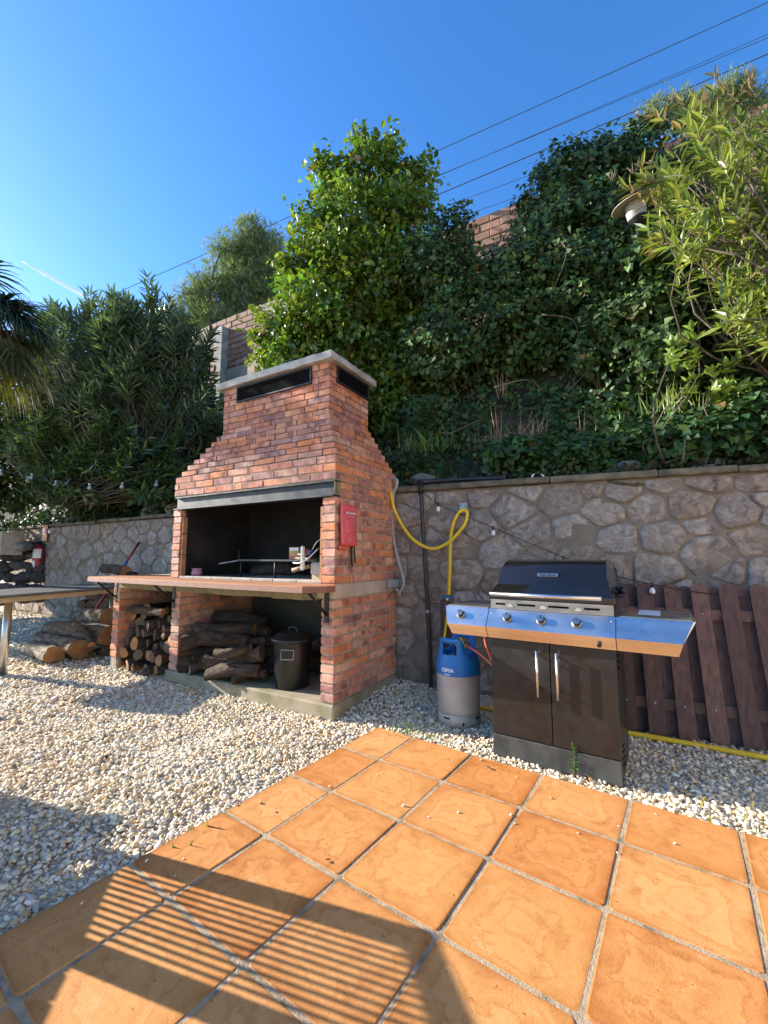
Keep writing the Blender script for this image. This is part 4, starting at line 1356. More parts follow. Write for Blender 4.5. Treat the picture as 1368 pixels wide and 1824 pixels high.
for row, (py, nn, x0, x1) in enumerate(((1108, 5, 124, 196), (1093, 5, 130, 198), (1077, 4, 138, 198), (1063, 3, 150, 197), (1049, 2, 168, 196))):
    for i in range(nn):
        px = x0+(x1-x0)*(i+.5)/nn+rl.uniform(-3, 3)
        p = at(px, py+rl.uniform(-2, 2), 6.1+.06*row)
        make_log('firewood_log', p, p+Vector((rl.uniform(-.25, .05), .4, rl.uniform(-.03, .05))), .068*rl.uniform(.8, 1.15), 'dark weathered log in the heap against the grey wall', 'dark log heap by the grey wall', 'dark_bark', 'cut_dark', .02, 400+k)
        k += 1
make_log('firewood_log', at(225, 1017, 6.2), at(185, 1013, 6.5), .075, 'tilted brown log end showing above the counter on the left', None, 'dark_bark', 'cut', .01, 330)
make_log('firewood_log', at(221, 1030, 6.2), at(242, 1028, 6.35), .085, 'upright stump-like log behind the counter end', None, 'dark_bark', 'cut_dark', .01, 331)

# ---- tool handle leaning on the grey wall
ta, tb_ = at(166, 1092, 5.9), at(248, 966, 6.72)
tl = empty('garden_tool', ta, 0, 'long tool with red and blue handle leaning on the grey wall', 'tool')
def seg(f0, f1, r, m, n):
    MB().tube([(tb_-ta)*f0, (tb_-ta)*f1], r, 10).build(n, M[m], tl)
seg(0, .60, .017, 'tool_red' if 'tool_red' in M else 'red', 'shaft'); seg(.60, .70, .0175, 'blue', 'blue_sleeve'); seg(.70, .93, .017, 'red', 'upper_shaft'); seg(.93, 1.0, .020, 'black_plastic', 'grip')

# ---- fire extinguisher and sign on the grey wall
ex = empty('fire_extinguisher', at(67, 1014, 8.45), 0, 'red fire extinguisher with white label hanging on the grey wall', 'extinguisher')
MB().lathe([(0, 0), (.085, .0), (.095, .015), (.097, .05), (.097, .38), (.085, .43), (.045, .46), (.035, .49), (0, .49)], 24).build('body', M['red'], ex)
MB().tube([(0, 0, .48), (0, 0, .54)], .025, 10).build('valve', M['black_metal'], ex)
MB().box(-.015, .015, -.10, .03, .53, .55, ch=.003).build('lever', M['black_plastic'], ex)
MB().tube(smooth_path([(.03, 0, .5), (.12, -.02, .46), (.125, -.03, .3), (.11, -.04, .12)], 5), .011, 8).build('hose', M['black_plastic'], ex)
def curved_label(z0, z1, a0, a1, r, n=8):
    V = []; F = []
    for i in range(n+1):
        a = math.radians(a0+(a1-a0)*i/n)
        V += [(r*math.cos(a), r*math.sin(a), z0), (r*math.cos(a), r*math.sin(a), z1)]
    for i in range(n): F.append((2*i, 2*i+2, 2*i+3, 2*i+1))
    return MB().add(V, F, True)
curved_label(.22, .40, 215, 330, .0985).build('label', M['white'], ex)
curved_label(.05, .17, 205, 275, .0985).build('label', M['white'], ex)
sg = at(80, 950, 8.40)
sgn = MB().box(-.115, .115, -.004, .004, -.16, .16, ch=.002).build('fire_sign', M['red'], None, sg, (0, 0, math.radians(-31)))
tag(sgn, 'small red rectangular extinguisher sign with white symbol on the wall', 'sign')
MB().box(-.075, -.02, -.0055, -.0043, -.03, .12).build('sign_symbol', M['white'], sgn)
MB().lathe([(0, 0), (.018, 0), (.018, .09), (.008, .11), (0, .11)], 10, (.045, -.006, -.02)).build('sign_symbol', M['white'], sgn)
link('lettering', text_mesh('EXTINTOR', .042, M['white'], 'lettering', .0006, .0006), sgn, (0, -.0052, -.115), (PI/2, 0, 0))

# ---- rocks
def rock(loc, s, label, group, m='rock', seed=0, cat='rock'):
    bm = bmesh.new(); bmesh.ops.create_icosphere(bm, subdivisions=2, radius=1)
    rg = random.Random(seed)
    dirs = [(Vector((rg.gauss(0, 1), rg.gauss(0, 1), rg.gauss(0, 1))).normalized(), rg.uniform(.55, .9)) for _ in range(7)]
    for v in bm.verts:
        for d, k in dirs:
            t = v.co.dot(d)
            if t > k: v.co -= d*(t-k)*.9
        v.co *= 1+rg.gauss(0, .02)
        v.co = Vector((v.co.x*s[0], v.co.y*s[1], v.co.z*s[2]))
    me = bpy.data.meshes.new('rock'); bm.to_mesh(me); bm.free(); me.materials.append(M[m])
    o = link('rock', me, None, loc, (0, 0, rg.uniform(0, 6)))
    return tag(o, label, cat, group)
lwd = Vector((.857, -.515, 0))
for i, (px, w2, h2) in enumerate(((82, 10, 8), (92, 14, 12), (109, 17, 14), (122, 9, 7), (136, 11, 9), (150, 10, 8), (160, 16, 11), (172, 14, 9), (186, 18, 10), (203, 11, 12), (245, 20, 13), (262, 14, 12), (292, 26, 15), (168, 12, 10))):
    # along the left wall top
    t = (684-px)/FPX
    # intersect with wall line
    A = Vector((-3.17, 6.44)); dd = Vector((-.857, .515))
    k = (t*A.y+A.x)/(-dd.x-t*dd.y)
    Y = A.y+dd.y*k; X = A.x+dd.x*k
    sx = w2/FPX*Y*1.0
    zz = HW+h2/FPX*Y*.75 + (.12 if i == 13 else 0)
    rock((X+.1, Y+.16+rl.uniform(0, .06), zz), (sx, sx*.8, h2/FPX*Y*1.15), 'pale rough rock sitting on top of the grey wall coping', 'rocks on the grey wall top', seed=500+i)
rock(onw(.02, HW+.06, -.16), (.17, .12, .10), 'broad grey rock on the wall top right beside the barbecue', None, seed=551)
rock(onw(.33, HW+.04, -.14), (.09, .07, .05), 'small pale rock on the wall top near the water pipe elbow', None, seed=552)
rock(onw(1.72, HW+.055, -.16), (.13, .09, .07), 'squarish grey rock on the wall top above the grill', None, seed=553)
rock(onw(2.2, HW+.02, -.14), (.10, .06, .035), 'low flat rock on the wall top above the picket panel', None, seed=554)
# dark dry stone corner at the far left
k = 0
for row in range(6):
    for i in range(6):
        px = 64-14*i+rl.uniform(-4, 4)+(7 if row % 2 else 0)-(row == 5)*10; py = 1066-row*19+rl.uniform(-3, 3)
        Y = 8.35-.03*i+.04*row
        p = at(px, py, Y)
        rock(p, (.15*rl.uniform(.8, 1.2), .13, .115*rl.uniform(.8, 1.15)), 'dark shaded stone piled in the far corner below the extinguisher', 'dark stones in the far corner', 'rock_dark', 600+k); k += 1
rock(at(40, 974, 8.2), (.26, .16, .10), 'pinkish flat rock on top of the dark stone corner', None, 'rock', 660)
blk_ = MB().box(-.75, .12, -.15, .2, -.22, .22, ch=.01).build('concrete_block', M['concrete'], None, at(14, 968, 8.1), (0, 0, -.5))
tag(blk_, 'grey rendered block on the dark stones at the far corner', 'block')

# ---- table at the left
tcorner = Vector((-3.52, 3.82, 0)); tdir = Vector((.25, .968, 0)).normalized(); tside = Vector((-tdir.y, tdir.x, 0))
tb = empty('garden_table', tcorner, math.atan2(-tside.y, -tside.x), 'long dark-topped table with pale rail and metal leg by the counter', 'table')
# local x points away from tside (towards the barbecue), local y along the table
MB().box(-.86, 0, 0, 1.62, .725, .752, ch=.003).build('table_top', M['table_top'], tb)
MB().box(-.83, -.02, .02, 1.60, .680, .7245, ch=.002).build('rail', M['table_rail'], tb)
for x, y in ((-.27, .36), (-.27, 1.55), (-.75, .36)):
    MB().tube([(x, y, GZ-.01), (x, y, .681)], .034, 16).build('leg', M['leg_metal'], tb)

# ---- things on the hearth
HZ = ZB2+.016
pt = MB().lathe([(0, .0), (.034, .0), (.046, .010), (.052, .028), (.050, .044), (.040, .056), (.037, .060), (.048, .066), (.048, .074), (.036, .075), (.034, .062), (0, .03)], 24)
po_ = pt.build('pot', M['pot'], None, bq(1.72, .13, HZ))
tag(po_, 'small pink glazed pot standing on the barbecue hearth', 'pot')
gk = empty('grill_rack', bq(.78, .42, HZ), -BYAW, 'low black iron grill rack on legs inside the firebox', 'rack')
for x in (-.42, .0, .42):
    for y in (-.22, .2): MB().tube([(x, y, 0), (x, y, .145)], .009, 6).build('leg', M['black_metal'], gk)
g = MB().box(-.45, .45, -.235, -.215, .145, .16); g.box(-.45, .45, .19, .21, .145, .16)
for i in range(23): g.tube([(-.44+i*.04, -.23, .158), (-.44+i*.04, .2, .158)], .0035, 5)
g.tube([(-.45, -.22, .15), (-.45, -.22, .24)], .005, 6)
g.build('grate', M['black_metal'], gk)
g = MB().tube([(-.45, -.225, .15), (-.62, -.26, .125), (-.66, -.265, .118)], .008, 8); g.build('handle', M['steel_dull'], gk)
yb = MB().box(-.052, .052, -.02, .02, 0, .105, ch=.002).build('snack_box', M['yellow_box'], None, bq(.70, .36, HZ+.163), (0, 0, -BYAW+.1))
tag(yb, 'yellow printed cardboard box standing on the grill rack', 'box')
MB().box(-.046, .046, -.0215, -.0203, .075, .098).build('box_print', M['white'], yb)
MB().box(-.046, .046, -.0215, -.0203, .004, .03).build('box_print', M['pouch'], yb)
bdv = MB().box(-.11, .11, -.07, .07, 0, .018, ch=.003).build('wooden_board', M['table_rail'], None, bq(.44, .26, HZ+.162), (0, 0, -BYAW))
tag(bdv, 'wooden chopping board lying on the grill rack', 'board')
tr = MB().lathe([(0, 0), (.07, 0), (.095, .02), (.098, .02), (.098, .024), (.07, .006), (0, .006)], 24).build('tin_plate', M['steel_dull'], None, bq(.46, .26, HZ+.182))
tag(tr, 'shallow grey metal plate on the chopping board', 'plate')
cb = MB()
for i in range(4):
    V = []; F = []
    for a in range(13):
        for b in range(5):
            V.append((-.055+.11*a/12+.006*math.sin(i*2+b), -.05+.10*b/4, .010*i+.006*math.sin(a*1.3+i)*math.cos(b*1.7)+.004))
    for a in range(12):
        for b in range(4):
            q_ = a*5+b; F.append((q_, q_+1, q_+6, q_+5))
    cb.add(V, F, True)
cbo = cb.build('folded_cloth', M['cloth'], None, bq(.43, .26, HZ+.200), (0, 0, -BYAW+.2))
smd = cbo.modifiers.new('solid', 'SOLIDIFY'); smd.thickness = .009
tag(cbo, 'folded blue cloth on the metal plate in the firebox', 'cloth')
tg = empty('grill_basket', bq(.235, .17, HZ), -BYAW, 'black and pale folding grill basket leaning against the right firebox wall', 'grill basket')
Rb = Matrix.Rotation(math.radians(14), 4, 'Y')
g = MB()
V = []; F = []
for i in range(15):
    a = PI*i/14
    for (y, k) in ((-.10, 1), (.16, 1)):
        V.append(Rb @ Vector((.085*math.cos(a)*k-.01, y, .13+.19*math.sin(a))))
g.tube([V[2*i] for i in range(15)], .006, 6); g.tube([V[2*i+1] for i in range(15)], .006, 6)
FF = [(2*i, 2*i+2, 2*i+3, 2*i+1) for i in range(14)]
g.add(V, FF, True)
g.build('lid', M['black_metal'], tg)
MB().box(-.045, .055, -.11, .17, .045, .14, ch=.012).build('tray', M['cap'], tg)
MB().box(-.035, .045, -.10, .16, 0, .045, ch=.004).build('foot', M['table_rail'], tg)
MB().box(-.125, -.085, -.14, -.115, .075, .27, ch=.011).build('handle', M['steel_dull'], tg)
MB().tube(smooth_path([(.05, -.12, .25), (-.02, -.16, .17), (-.10, -.17, .135), (-.18, -.15, .14), (-.11, -.13, .17)], 5), .005, 6).build('wire_clip', M['knob'], tg)
MB().tube([(-.23, -.1, .075), (-.10, -.06, .11)], .018, 10).build('wooden_grip', M['teak'], tg)
rd = MB().box(-.10, -.07, -.12, -.10, .205, .245, ch=.004).build('red_catch', M['red'], tg)
ah = []
V = []; F = []
na, nr_ = 22, 6
rg = random.Random(5)
for j in range(nr_+1):
    for i in range(na):
        a = 2*PI*i/na; rr = (j/nr_)
        V.append((rr*.42*math.cos(a)*(1+.15*math.sin(3*a)), rr*.24*math.sin(a), .055*(1-rr)**1.3+rg.uniform(0, .008)*(rr < .95)))
for j in range(nr_):
    for i in range(na):
        F.append((j*na+i, j*na+(i+1) % na, (j+1)*na+(i+1) % na, (j+1)*na+i))
aho = MB().add(V, F, True).build('ash_heap', M['ash'], None, bq(1.02, .52, HZ-.004), (0, 0, -BYAW))
tag(aho, 'grey heap of wood ash on the firebox hearth', 'ash')
make_log('firewood_log', bq(1.20, .36, HZ+.05), bq(.80, .42, HZ+.06), .045, 'thicker charred log lying under the grill rack in the ash', None, 'dark_bark', 'cut_dark', .02, 701)
make_log('firewood_log', bq(1.32, .50, HZ+.05), bq(.95, .56, HZ+.09), .04, 'thinner charred log behind the other one in the ash', None, 'dark_bark', 'cut_dark', .02, 702)

# ---- slatted garden bench just left of the frame (casts the striped shadow on the tiles)
sd_ = Vector((.27, -.96, 0)).normalized()
P1 = Vector((-1.905, 2.01, 0))
bs = empty('garden_bench', P1, math.atan2(sd_.y, sd_.x), 'teak garden bench with slatted sides at the patio edge', 'bench')
# local x runs along the slatted side, local -y to the left
SH = .735
for x in (0.0, .41):
    MB().box(x-.026, x+.026, -.03, .03, GZ-.01, SH, ch=.004).build('post', M['teak'], bs)
MB().box(-.03, .45, -.035, .035, SH+.0005, SH+.022, ch=.004).build('armrest', M['teak'], bs)
MB().box(.0265, .3835, -.018, .018, .29, .344, ch=.002).build('side_rail', M['teak'], bs)
for i in range(12):
    x = .0265+.357*(i+.72)/12.4
    MB().box(x-.0055, x+.0055, -.003, .003, .3445, SH, ch=.0006).build('slat', M['teak'], bs)
for x in (0.0, .41, 1.0):
    MB().box(x-.026, x+.026, -.92, -.86, GZ-.01, .344, ch=.004).build('post', M['teak'], bs)
for i in range(14):
    MB().box(-.02+i*.078, .05+i*.078, -.93, -.036, .345, .365, ch=.002).build('seat_slat', M['teak'], bs)
# unseen low box beside it, added to cast a dark patch on the gravel
sb = empty('storage_box', (-2.75, 2.26, GZ-.01), math.radians(-14), 'low teak storage box on the gravel left of the bench', 'box')
MB().box(-.42, .42, -.26, .17, 0, .43, ch=.004).build('chest', M['teak'], sb)
MB().box(-.44, .44, -.28, .19, .4305, .465, ch=.004).build('lid', M['teak'], sb)

# ---- the house beside the terrace, unseen, added to bounce warm light into the shade
hn = Vector((-.815, .579, 0)); hd_ = Vector((.579, .815, 0))
ho = empty('house', Vector((2.3, -3.7, GZ)), math.atan2(hd_.y, hd_.x), 'cream rendered house along the right side of the tiled terrace', 'house')
# local x along the facade, local +y towards the terrace
HL, HH = 5.9, 5.2
MB().box(0, HL, -.3, 0, -.1, HH).build('wall', M['house_wall'], ho)
rf = MB().prism([(.35, HH+.001), (.35, HH+.10), (-3.2, HH+1.3), (-3.2, HH+1.2)], -.3, HL+.3, 'x').build('roof', M['roof_tile'], ho)
dr = MB().box(3.9, 4.8, .001, .045, -.05, 2.05, ch=.004).build('door', M['shutter'], ho)
MB().tube([(4.7, .05, 1.0), (4.7, .10, 1.0)], .015, 8).build('handle', M['steel_dull'], dr)
for x, z in ((.8, .95), (2.3, .95), (.8, 3.2), (2.3, 3.2), (3.9, 3.2)):
    wn = MB().box(x, x+.8, .001, .03, z, z+1.15).build('window', M['pane'], ho)
    f_ = MB()
    for a, b, c, d in ((x-.05, x, z-.05, z+1.2), (x+.8, x+.85, z-.05, z+1.2), (x, x+.8, z-.05, z), (x, x+.8, z+1.15, z+1.2), (x+.385, x+.415, z, z+1.15)):
        f_.box(a, b, .0015, .05, c, d)
    f_.build('frame', M['shutter'], wn)
    MB().box(x-.1, x+.9, .0015, .12, z-.11, z-.055, ch=.004).build('sill', M['cap'], wn)

# ================================================================== VEGETATION
# leaf templates: x across, y along, z up; two quads folded along the midrib
T_OVAL = np.array([(0, 0, 0), (-.30, .30, .07), (-.24, .68, .05), (0, 1, -.05), (.24, .68, .05), (.30, .30, .07)])
T_IVY = np.array([(0, .05, 0), (-.46, .10, .06), (-.33, .55, .03), (0, 1, -.08), (.33, .55, .03), (.46, .10, .06)])
T_LANCE = np.array([(0, 0, 0), (-.085, .30, .03), (-.075, .65, .0), (0, 1, -.10), (.075, .65, .0), (.085, .30, .03)])
T_LANCE_B = np.array([(0, 0, 0), (-.12, .30, .04), (-.10, .65, .0), (0, 1, -.10), (.10, .65, .0), (.12, .30, .04)])
T_BLADE = np.array([(-.012, 0, 0), (-.012, .5, .03), (0, 1, 0), (0, 1, 0), (.012, .5, .03), (.012, 0, 0)])
FQ = np.array([(0, 1, 2, 3), (0, 3, 4, 5)])

def unit(a): return a/np.maximum(np.linalg.norm(a, axis=-1, keepdims=True), 1e-9)
def scatter(P, Dr, Nr, size, T, width=None):
    """P positions, Dr leaf axis, Nr approx normal -> vertices and quads"""
    y = unit(Dr); x = unit(np.cross(y, Nr)); z = np.cross(x, y)
    s = size[:, None, None]
    t = np.broadcast_to(T, (len(P), 6, 3)).copy()
    if width is not None: t[:, :, 0] *= width[:, None]
    V = P[:, None, :] + s*(t[:, :, 0:1]*x[:, None, :]+t[:, :, 1:2]*y[:, None, :]+t[:, :, 2:3]*z[:, None, :])
    F = (FQ[None]+6*np.arange(len(P))[:, None, None]).reshape(-1, 4)
    return V.reshape(-1, 3), F
KF = [None]
def leaf_obj(name, P, Dr, Nr, size, T, m, cols, parent=None, var=.25, width=None):
    V, F = scatter(P, Dr, Nr, size, T, width)
    n = len(P)
    cols = np.array(cols)
    c = cols[RNG.integers(0, len(cols), n)]*RNG.uniform(1-var, 1+var, (n, 1))
    if KF[0] is not None and len(KF[0]) == n:
        c = c*KF[0]
        k_ = RNG.uniform(0, 1, n) < .012               # the odd dead leaf
        c[k_] = np.array([.16, .10, .04])
    KF[0] = None
    me = npmesh(name, V, F, m, np.repeat(c, 6, 0))
    return link(name, me, parent)
def blob_clusters(blobs, nclu, per, crad, rng, shell=(.55, 1.0), lower=-.9):
    """cluster centres in ellipsoid shells, leaves around each cluster"""
    P = []; O = []; K = []
    vol = np.array([b[1][0]*b[1][1]+b[1][0]*b[1][2] for b in blobs]); vol = vol/vol.sum()
    for b, w_ in zip(blobs, vol):
        k = max(3, int(nclu*w_))
        d = unit(rng.normal(0, 1, (k, 3)))
        r = rng.uniform(*shell, (k, 1))
        lump = 1+.16*np.sin(d[:, :1]*5+b[0][0]*3)*np.sin(d[:, 2:3]*6+1)
        c = np.array(b[0])+d*r*np.array(b[1])*lump
        for j in range(k):
            m = max(2, int(per*rng.uniform(.5, 1.5)))
            q = c[j]+rng.normal(0, crad, (m, 3))*np.array([1, 1, .8])
            P.append(q); O.append(np.repeat(d[j:j+1], m, 0))
            f_ = rng.uniform(.62, 1.4); K.append(np.tile([f_*rng.uniform(.85, 1.3), f_, f_*rng.uniform(.8, 1.1)], (m, 1)))
    KF[0] = np.concatenate(K)
    return np.concatenate(P), np.concatenate(O)
def blobs_px(L):
    out = []
    for px, py, Y, rx, ry, *rd in L:
        c = at(px, py, Y); k = Y/FPX
        out.append((tuple(c), (rx*k, (rd[0] if rd else rx*k*.8), ry*k)))
    return out
def limb(a, b, r0, r1, rng, n=6, wob=.08):
    a, b = Vector(a), Vector(b)
    v1, v2 = (Vector((rng.gauss(0, wob), rng.gauss(0, wob), rng.gauss(0, wob*.6)))*1.3 for _ in range(2))
    pts = [a.lerp(b, i/n)+v1*math.sin(PI*i/n)+v2*.6*math.sin(2*PI*i/n) for i in range(n+1)]
    return pts, [r0+(r1-r0)*i/n for i in range(n+1)]
def stems(name, base, tips, r0, r1, m, parent, seed, wob=.08, n=6, sides=6):
    rg = random.Random(seed); mb = MB()
    for t in tips:
        p, r = limb(base, t, r0, r1, rg, n, wob); mb.tube(p, r, sides)
    return mb.build(name, m, parent)

# ---- central broadleaf tree behind the barbecue
ct_base = Vector((-.28, 5.75, 2.9))
ct = empty('broadleaf_tree', ct_base, 0, 'tall bright green broadleaf tree rising directly behind the barbecue chimney', 'tree')
BL = blobs_px([(660, 300, 5.6, 50, 52), (640, 262, 5.6, 22, 24), (690, 255, 5.6, 20, 22), (595, 320, 5.7, 42, 40), (570, 290, 5.7, 16, 20), (725, 320, 5.6, 44, 46), (752, 315, 5.6, 22, 34), (645, 390, 5.5, 88, 62), (565, 410, 5.6, 46, 58), (705, 400, 5.5, 74, 62), (610, 475, 5.4, 95, 75), (545, 495, 5.5, 52, 52), (690, 500, 5.3, 90, 72), (590, 560, 5.3, 95, 70), (510, 590, 5.5, 58, 46), (490, 625, 5.45, 38, 36), (640, 600, 5.3, 95, 75), (555, 650, 5.3, 80, 55), (735, 540, 5.35, 60, 70), (690, 690, 5.2, 70, 75), (600, 700, 5.2, 70, 55), (740, 640, 5.2, 60, 75), (520, 690, 5.5, 55, 55), (560, 760, 5.4, 80, 60), (640, 770, 5.2, 80, 60)])  # lowest blobs hide behind the chimney, added to shade foliage on the right
P, Od = blob_clusters(BL, 1750, 24, .08, RNG, (.45, 1.08))
n = len(P)
Dr = Od*.5+RNG.normal(0, .55, (n, 3))+np.array([0, 0, -.55])
Nr = Od*.5+RNG.normal(0, .45, (n, 3))+np.array([0, -.1, .8])
o = leaf_obj('crown', P-np.array(ct_base), Dr, Nr, RNG.uniform(.04, .118, n), T_OVAL, M['leaf'], [(.105, .185, .024), (.14, .22, .028), (.08, .15, .022), (.18, .24, .032), (.055, .115, .022)], ct)
stems('trunk', (0, 0, -.4), [Vector(b[0])-ct_base for b in BL[:16]], .085, .012, M['trunk'], ct, 3, .10)

# ---- ivy: dark thicket over the bank and the boundary wall
it_base = Vector((1.2, 5.0, 3.0))
it = empty('ivy_thicket', it_base, 0, 'dark ivy thicket climbing over the boundary wall right of the broadleaf tree', 'ivy')
BI = blobs_px([(800, 425, 5.0, 50, 55), (770, 480, 4.9, 60, 60), (850, 490, 4.9, 50, 45), (905, 500, 4.8, 55, 45), (975, 365, 5.0, 52, 62), (940, 430, 4.9, 40, 40), (1010, 320, 4.9, 62, 55), (1060, 300, 4.8, 60, 55), (1110, 290, 4.7, 55, 50), (1150, 250, 4.7, 45, 38), (1000, 420, 4.6, 80, 70), (1090, 400, 4.5, 80, 80), (930, 500, 4.6, 80, 70), (840, 560, 4.7, 80, 70), (1030, 520, 4.3, 90, 80), (1130, 500, 4.2, 80, 90), (1220, 430, 4.2, 80, 110), (930, 600, 4.4, 80, 60), (790, 610, 4.6, 70, 70), (1190, 600, 3.9, 90, 80), (1070, 620, 4.1, 90, 60), (1280, 580, 3.8, 80, 100), (1210, 330, 4.5, 70, 70), (1150, 468, 3.74, 42, 48), (1160, 550, 3.66, 50, 55), (1165, 640, 3.6, 55, 55), (1120, 590, 3.85, 60, 60)])
P, Od = blob_clusters(BI, 2300, 24, .075, RNG, (.62, 1.05))
n = len(P)
Dr = Od*.3+RNG.normal(0, .5, (n, 3))+np.array([0, -.25, -.8])
Nr = Od*.6+RNG.normal(0, .4, (n, 3))+np.array([0, -.5, .5])
leaf_obj('foliage', P-np.array(it_base), Dr, Nr, RNG.uniform(.028, .082, n), T_IVY, M['ivy'], [(.042, .088, .026), (.055, .11, .03), (.03, .068, .022), (.08, .135, .03), (.065, .10, .032)], it)
stems('stems', (0, 0, -1.0), [Vector(b[0])-it_base for b in BI], .022, .006, M['trunk'], it, 4, .04)

# ---- ivy and weeds covering the bank
def bank_pts(n, s0, s1, f0, f1, rng, lift=.05):
    P = np.zeros((n, 3)); N = np.zeros((n, 3))
    ss = rng.uniform(s0, s1, n); ff = rng.uniform(f0, f1, n)
    for i in range(n):
        p = bank(ss[i], ff[i]); q = bank(ss[i]+.01, ff[i]); r = bank(ss[i], ff[i]+.01)
        nn = (q-p).cross(r-p); nn.normalize()
        if nn.z < 0: nn = -nn
        P[i] = p; N[i] = nn
    return P, N
P, N = bank_pts(22000, 3.9, 6.45, .05, 1.0, RNG)
P2, N2 = bank_pts(9000, 3.9, 6.3, .02, .42, RNG)
P, N = np.concatenate([P, P2]), np.concatenate([N, N2])
mound = .22*(np.sin(P[:, 0]*4.3+P[:, 2]*2)*np.sin(P[:, 2]*5.1+P[:, 0])+.55)
P = P+N*(mound*RNG.uniform(.2, 1, len(P)))[:, None]+N*.02
n = len(P)
Dr = RNG.normal(0, .6, (n, 3))+np.array([0, -.45, -.55])
Nr = N*.9+RNG.normal(0, .35, (n, 3))+np.array([0, -.3, .1])
o = leaf_obj('ivy_ground_cover', P, Dr, Nr, RNG.uniform(.03, .075, n), T_IVY, M['ivy'], [(.036, .084, .026), (.05, .11, .032), (.03, .066, .024), (.07, .125, .032), (.085, .09, .032)])
tag(o, 'dark ivy leaves matted over the bank above the stone wall', 'ivy', kind='stuff')
P, N = bank_pts(9000, .8, 3.95, .02, 1.0, RNG)
P = P+N*RNG.uniform(.0, .18, (len(P), 1))
n = len(P)
o = leaf_obj('undergrowth', P, RNG.normal(0, .6, (n, 3))+np.array([0, -.3, -.3]), N+RNG.normal(0, .4, (n, 3)), RNG.uniform(.06, .12, n), T_IVY, M['ivy'], [(.025, .06, .02), (.035, .075, .025), (.05, .08, .028)])
tag(o, 'dark low undergrowth over the bank above the grey wall', 'undergrowth', kind='stuff')
# fringe of ivy leaves and dry bits hanging along the coping
P = np.array([onw(RNG.uniform(-.15, 2.75), HW+abs(RNG.normal(0, .05)), RNG.uniform(-.32, -.02)) for _ in range(1500)])
n = len(P)
o = leaf_obj('ivy_fringe', P, RNG.normal(0, .6, (n, 3))+np.array([0, -.5, 0]), RNG.normal(0, .4, (n, 3))+np.array([0, -.3, .8]), RNG.uniform(.025, .06, n), T_IVY, M['ivy'], [(.035, .08, .026), (.05, .10, .03), (.09, .07, .035), (.10, .085, .05)])
tag(o, 'small ivy leaves and leaf litter along the right wall coping', 'ivy', kind='stuff')

# ---- dry stems and grass tufts on the bank
def tuft(name, c, nb, h, spread, cols, m, label, cat, w_=1.0, up=1.0, group=None, T=T_BLADE):
    c = np.array(c)
    P = np.zeros((nb, 3))+RNG.normal(0, spread*.18, (nb, 3))*np.array([1, 1, .1])
    a = RNG.uniform(0, 2*PI, nb); t = np.abs(RNG.normal(0, spread, nb))
    D_ = np.stack([np.cos(a)*t, np.sin(a)*t, np.full(nb, up)], 1)
    root = empty(name, c, 0, label, cat, group)
    o = leaf_obj('blades', P, D_, RNG.normal(0, 1, (nb, 3)), h*RNG.uniform(.5, 1.1, nb), T, m, cols, root, .25, np.full(nb, w_))
    tag(o, kind='stuff')
    return root
DRYC = [(.22, .15, .09), (.30, .22, .14), (.16, .10, .065)]
GRN = [(.10, .20, .03), (.14, .26, .04), (.08, .16, .03)]
tuft('dry_bush', at(935, 790, 3.95), 60, .26, .5, DRYC, M['dry'], 'dead brown twiggy bush in the ivy above the grill', 'dry bush', .7)
tuft('dry_bush', at(890, 800, 3.95), 36, .26, .8, DRYC, M['dry'], 'sparse dead stems left of the twiggy bush on the bank', 'dry bush', .7)
tuft('grass_tuft', at(765, 800, 4.05), 70, .22, .6, GRN, M['leaf'], 'bright green grass tuft on the bank near the barbecue', 'grass', 1.6)
tuft('grass_tuft', at(1095, 760, 3.75), 60, .22, .5, GRN, M['leaf'], 'sunlit green grass tuft on the bank above the grill hood', 'grass', 1.7)
tuft('grass_tuft', at(1190, 735, 3.4), 60, .25, .5, [(.16, .24, .05), (.22, .26, .06)], M['leaf'], 'yellowish grass tuft on the bank left of the sunlit oleander', 'grass', 1.7)
tuft('dry_grass', at(725, 805, 4.1), 24, .15, .6, DRYC, M['dry'], 'pale dry grass beside the barbecue shoulder on the bank', 'dry grass', .8)
for k, (px, py, Y, h) in enumerate(((880, 760, 4.1, .36), (1040, 770, 3.8, .34), (1075, 700, 3.9, .3), (895, 690, 4.2, .35))):
    tuft('dry_stalk', at(px, py+20, Y), 7, h, .18, DRYC, M['dry'], 'thin dry stalks poking up from the ivy bank', 'dry stalk', .8, group='dry stalks in the ivy')
# a few bare trailing vines
for k, (a, b_, sag) in enumerate((((870, 835), (905, 765), .1), ((965, 560), (1030, 640), .1), ((1000, 430), (985, 520), .05), ((880, 690), (970, 700), .06), ((1060, 640), (1010, 700), .08), ((780, 770), (860, 745), -.1))):
    p0, p1_v = at(*a, 3.95), at(*b_, 4.0)
    mid = (p0+p1_v)/2+Vector((sag, -.1, sag))
    tag(MB().tube(smooth_path([p0, mid, p1_v], 6), .006, 5).build('bare_vine', M['trunk']), 'bare brown vine stem trailing over the ivy bank', 'vine', 'bare vines on the bank')

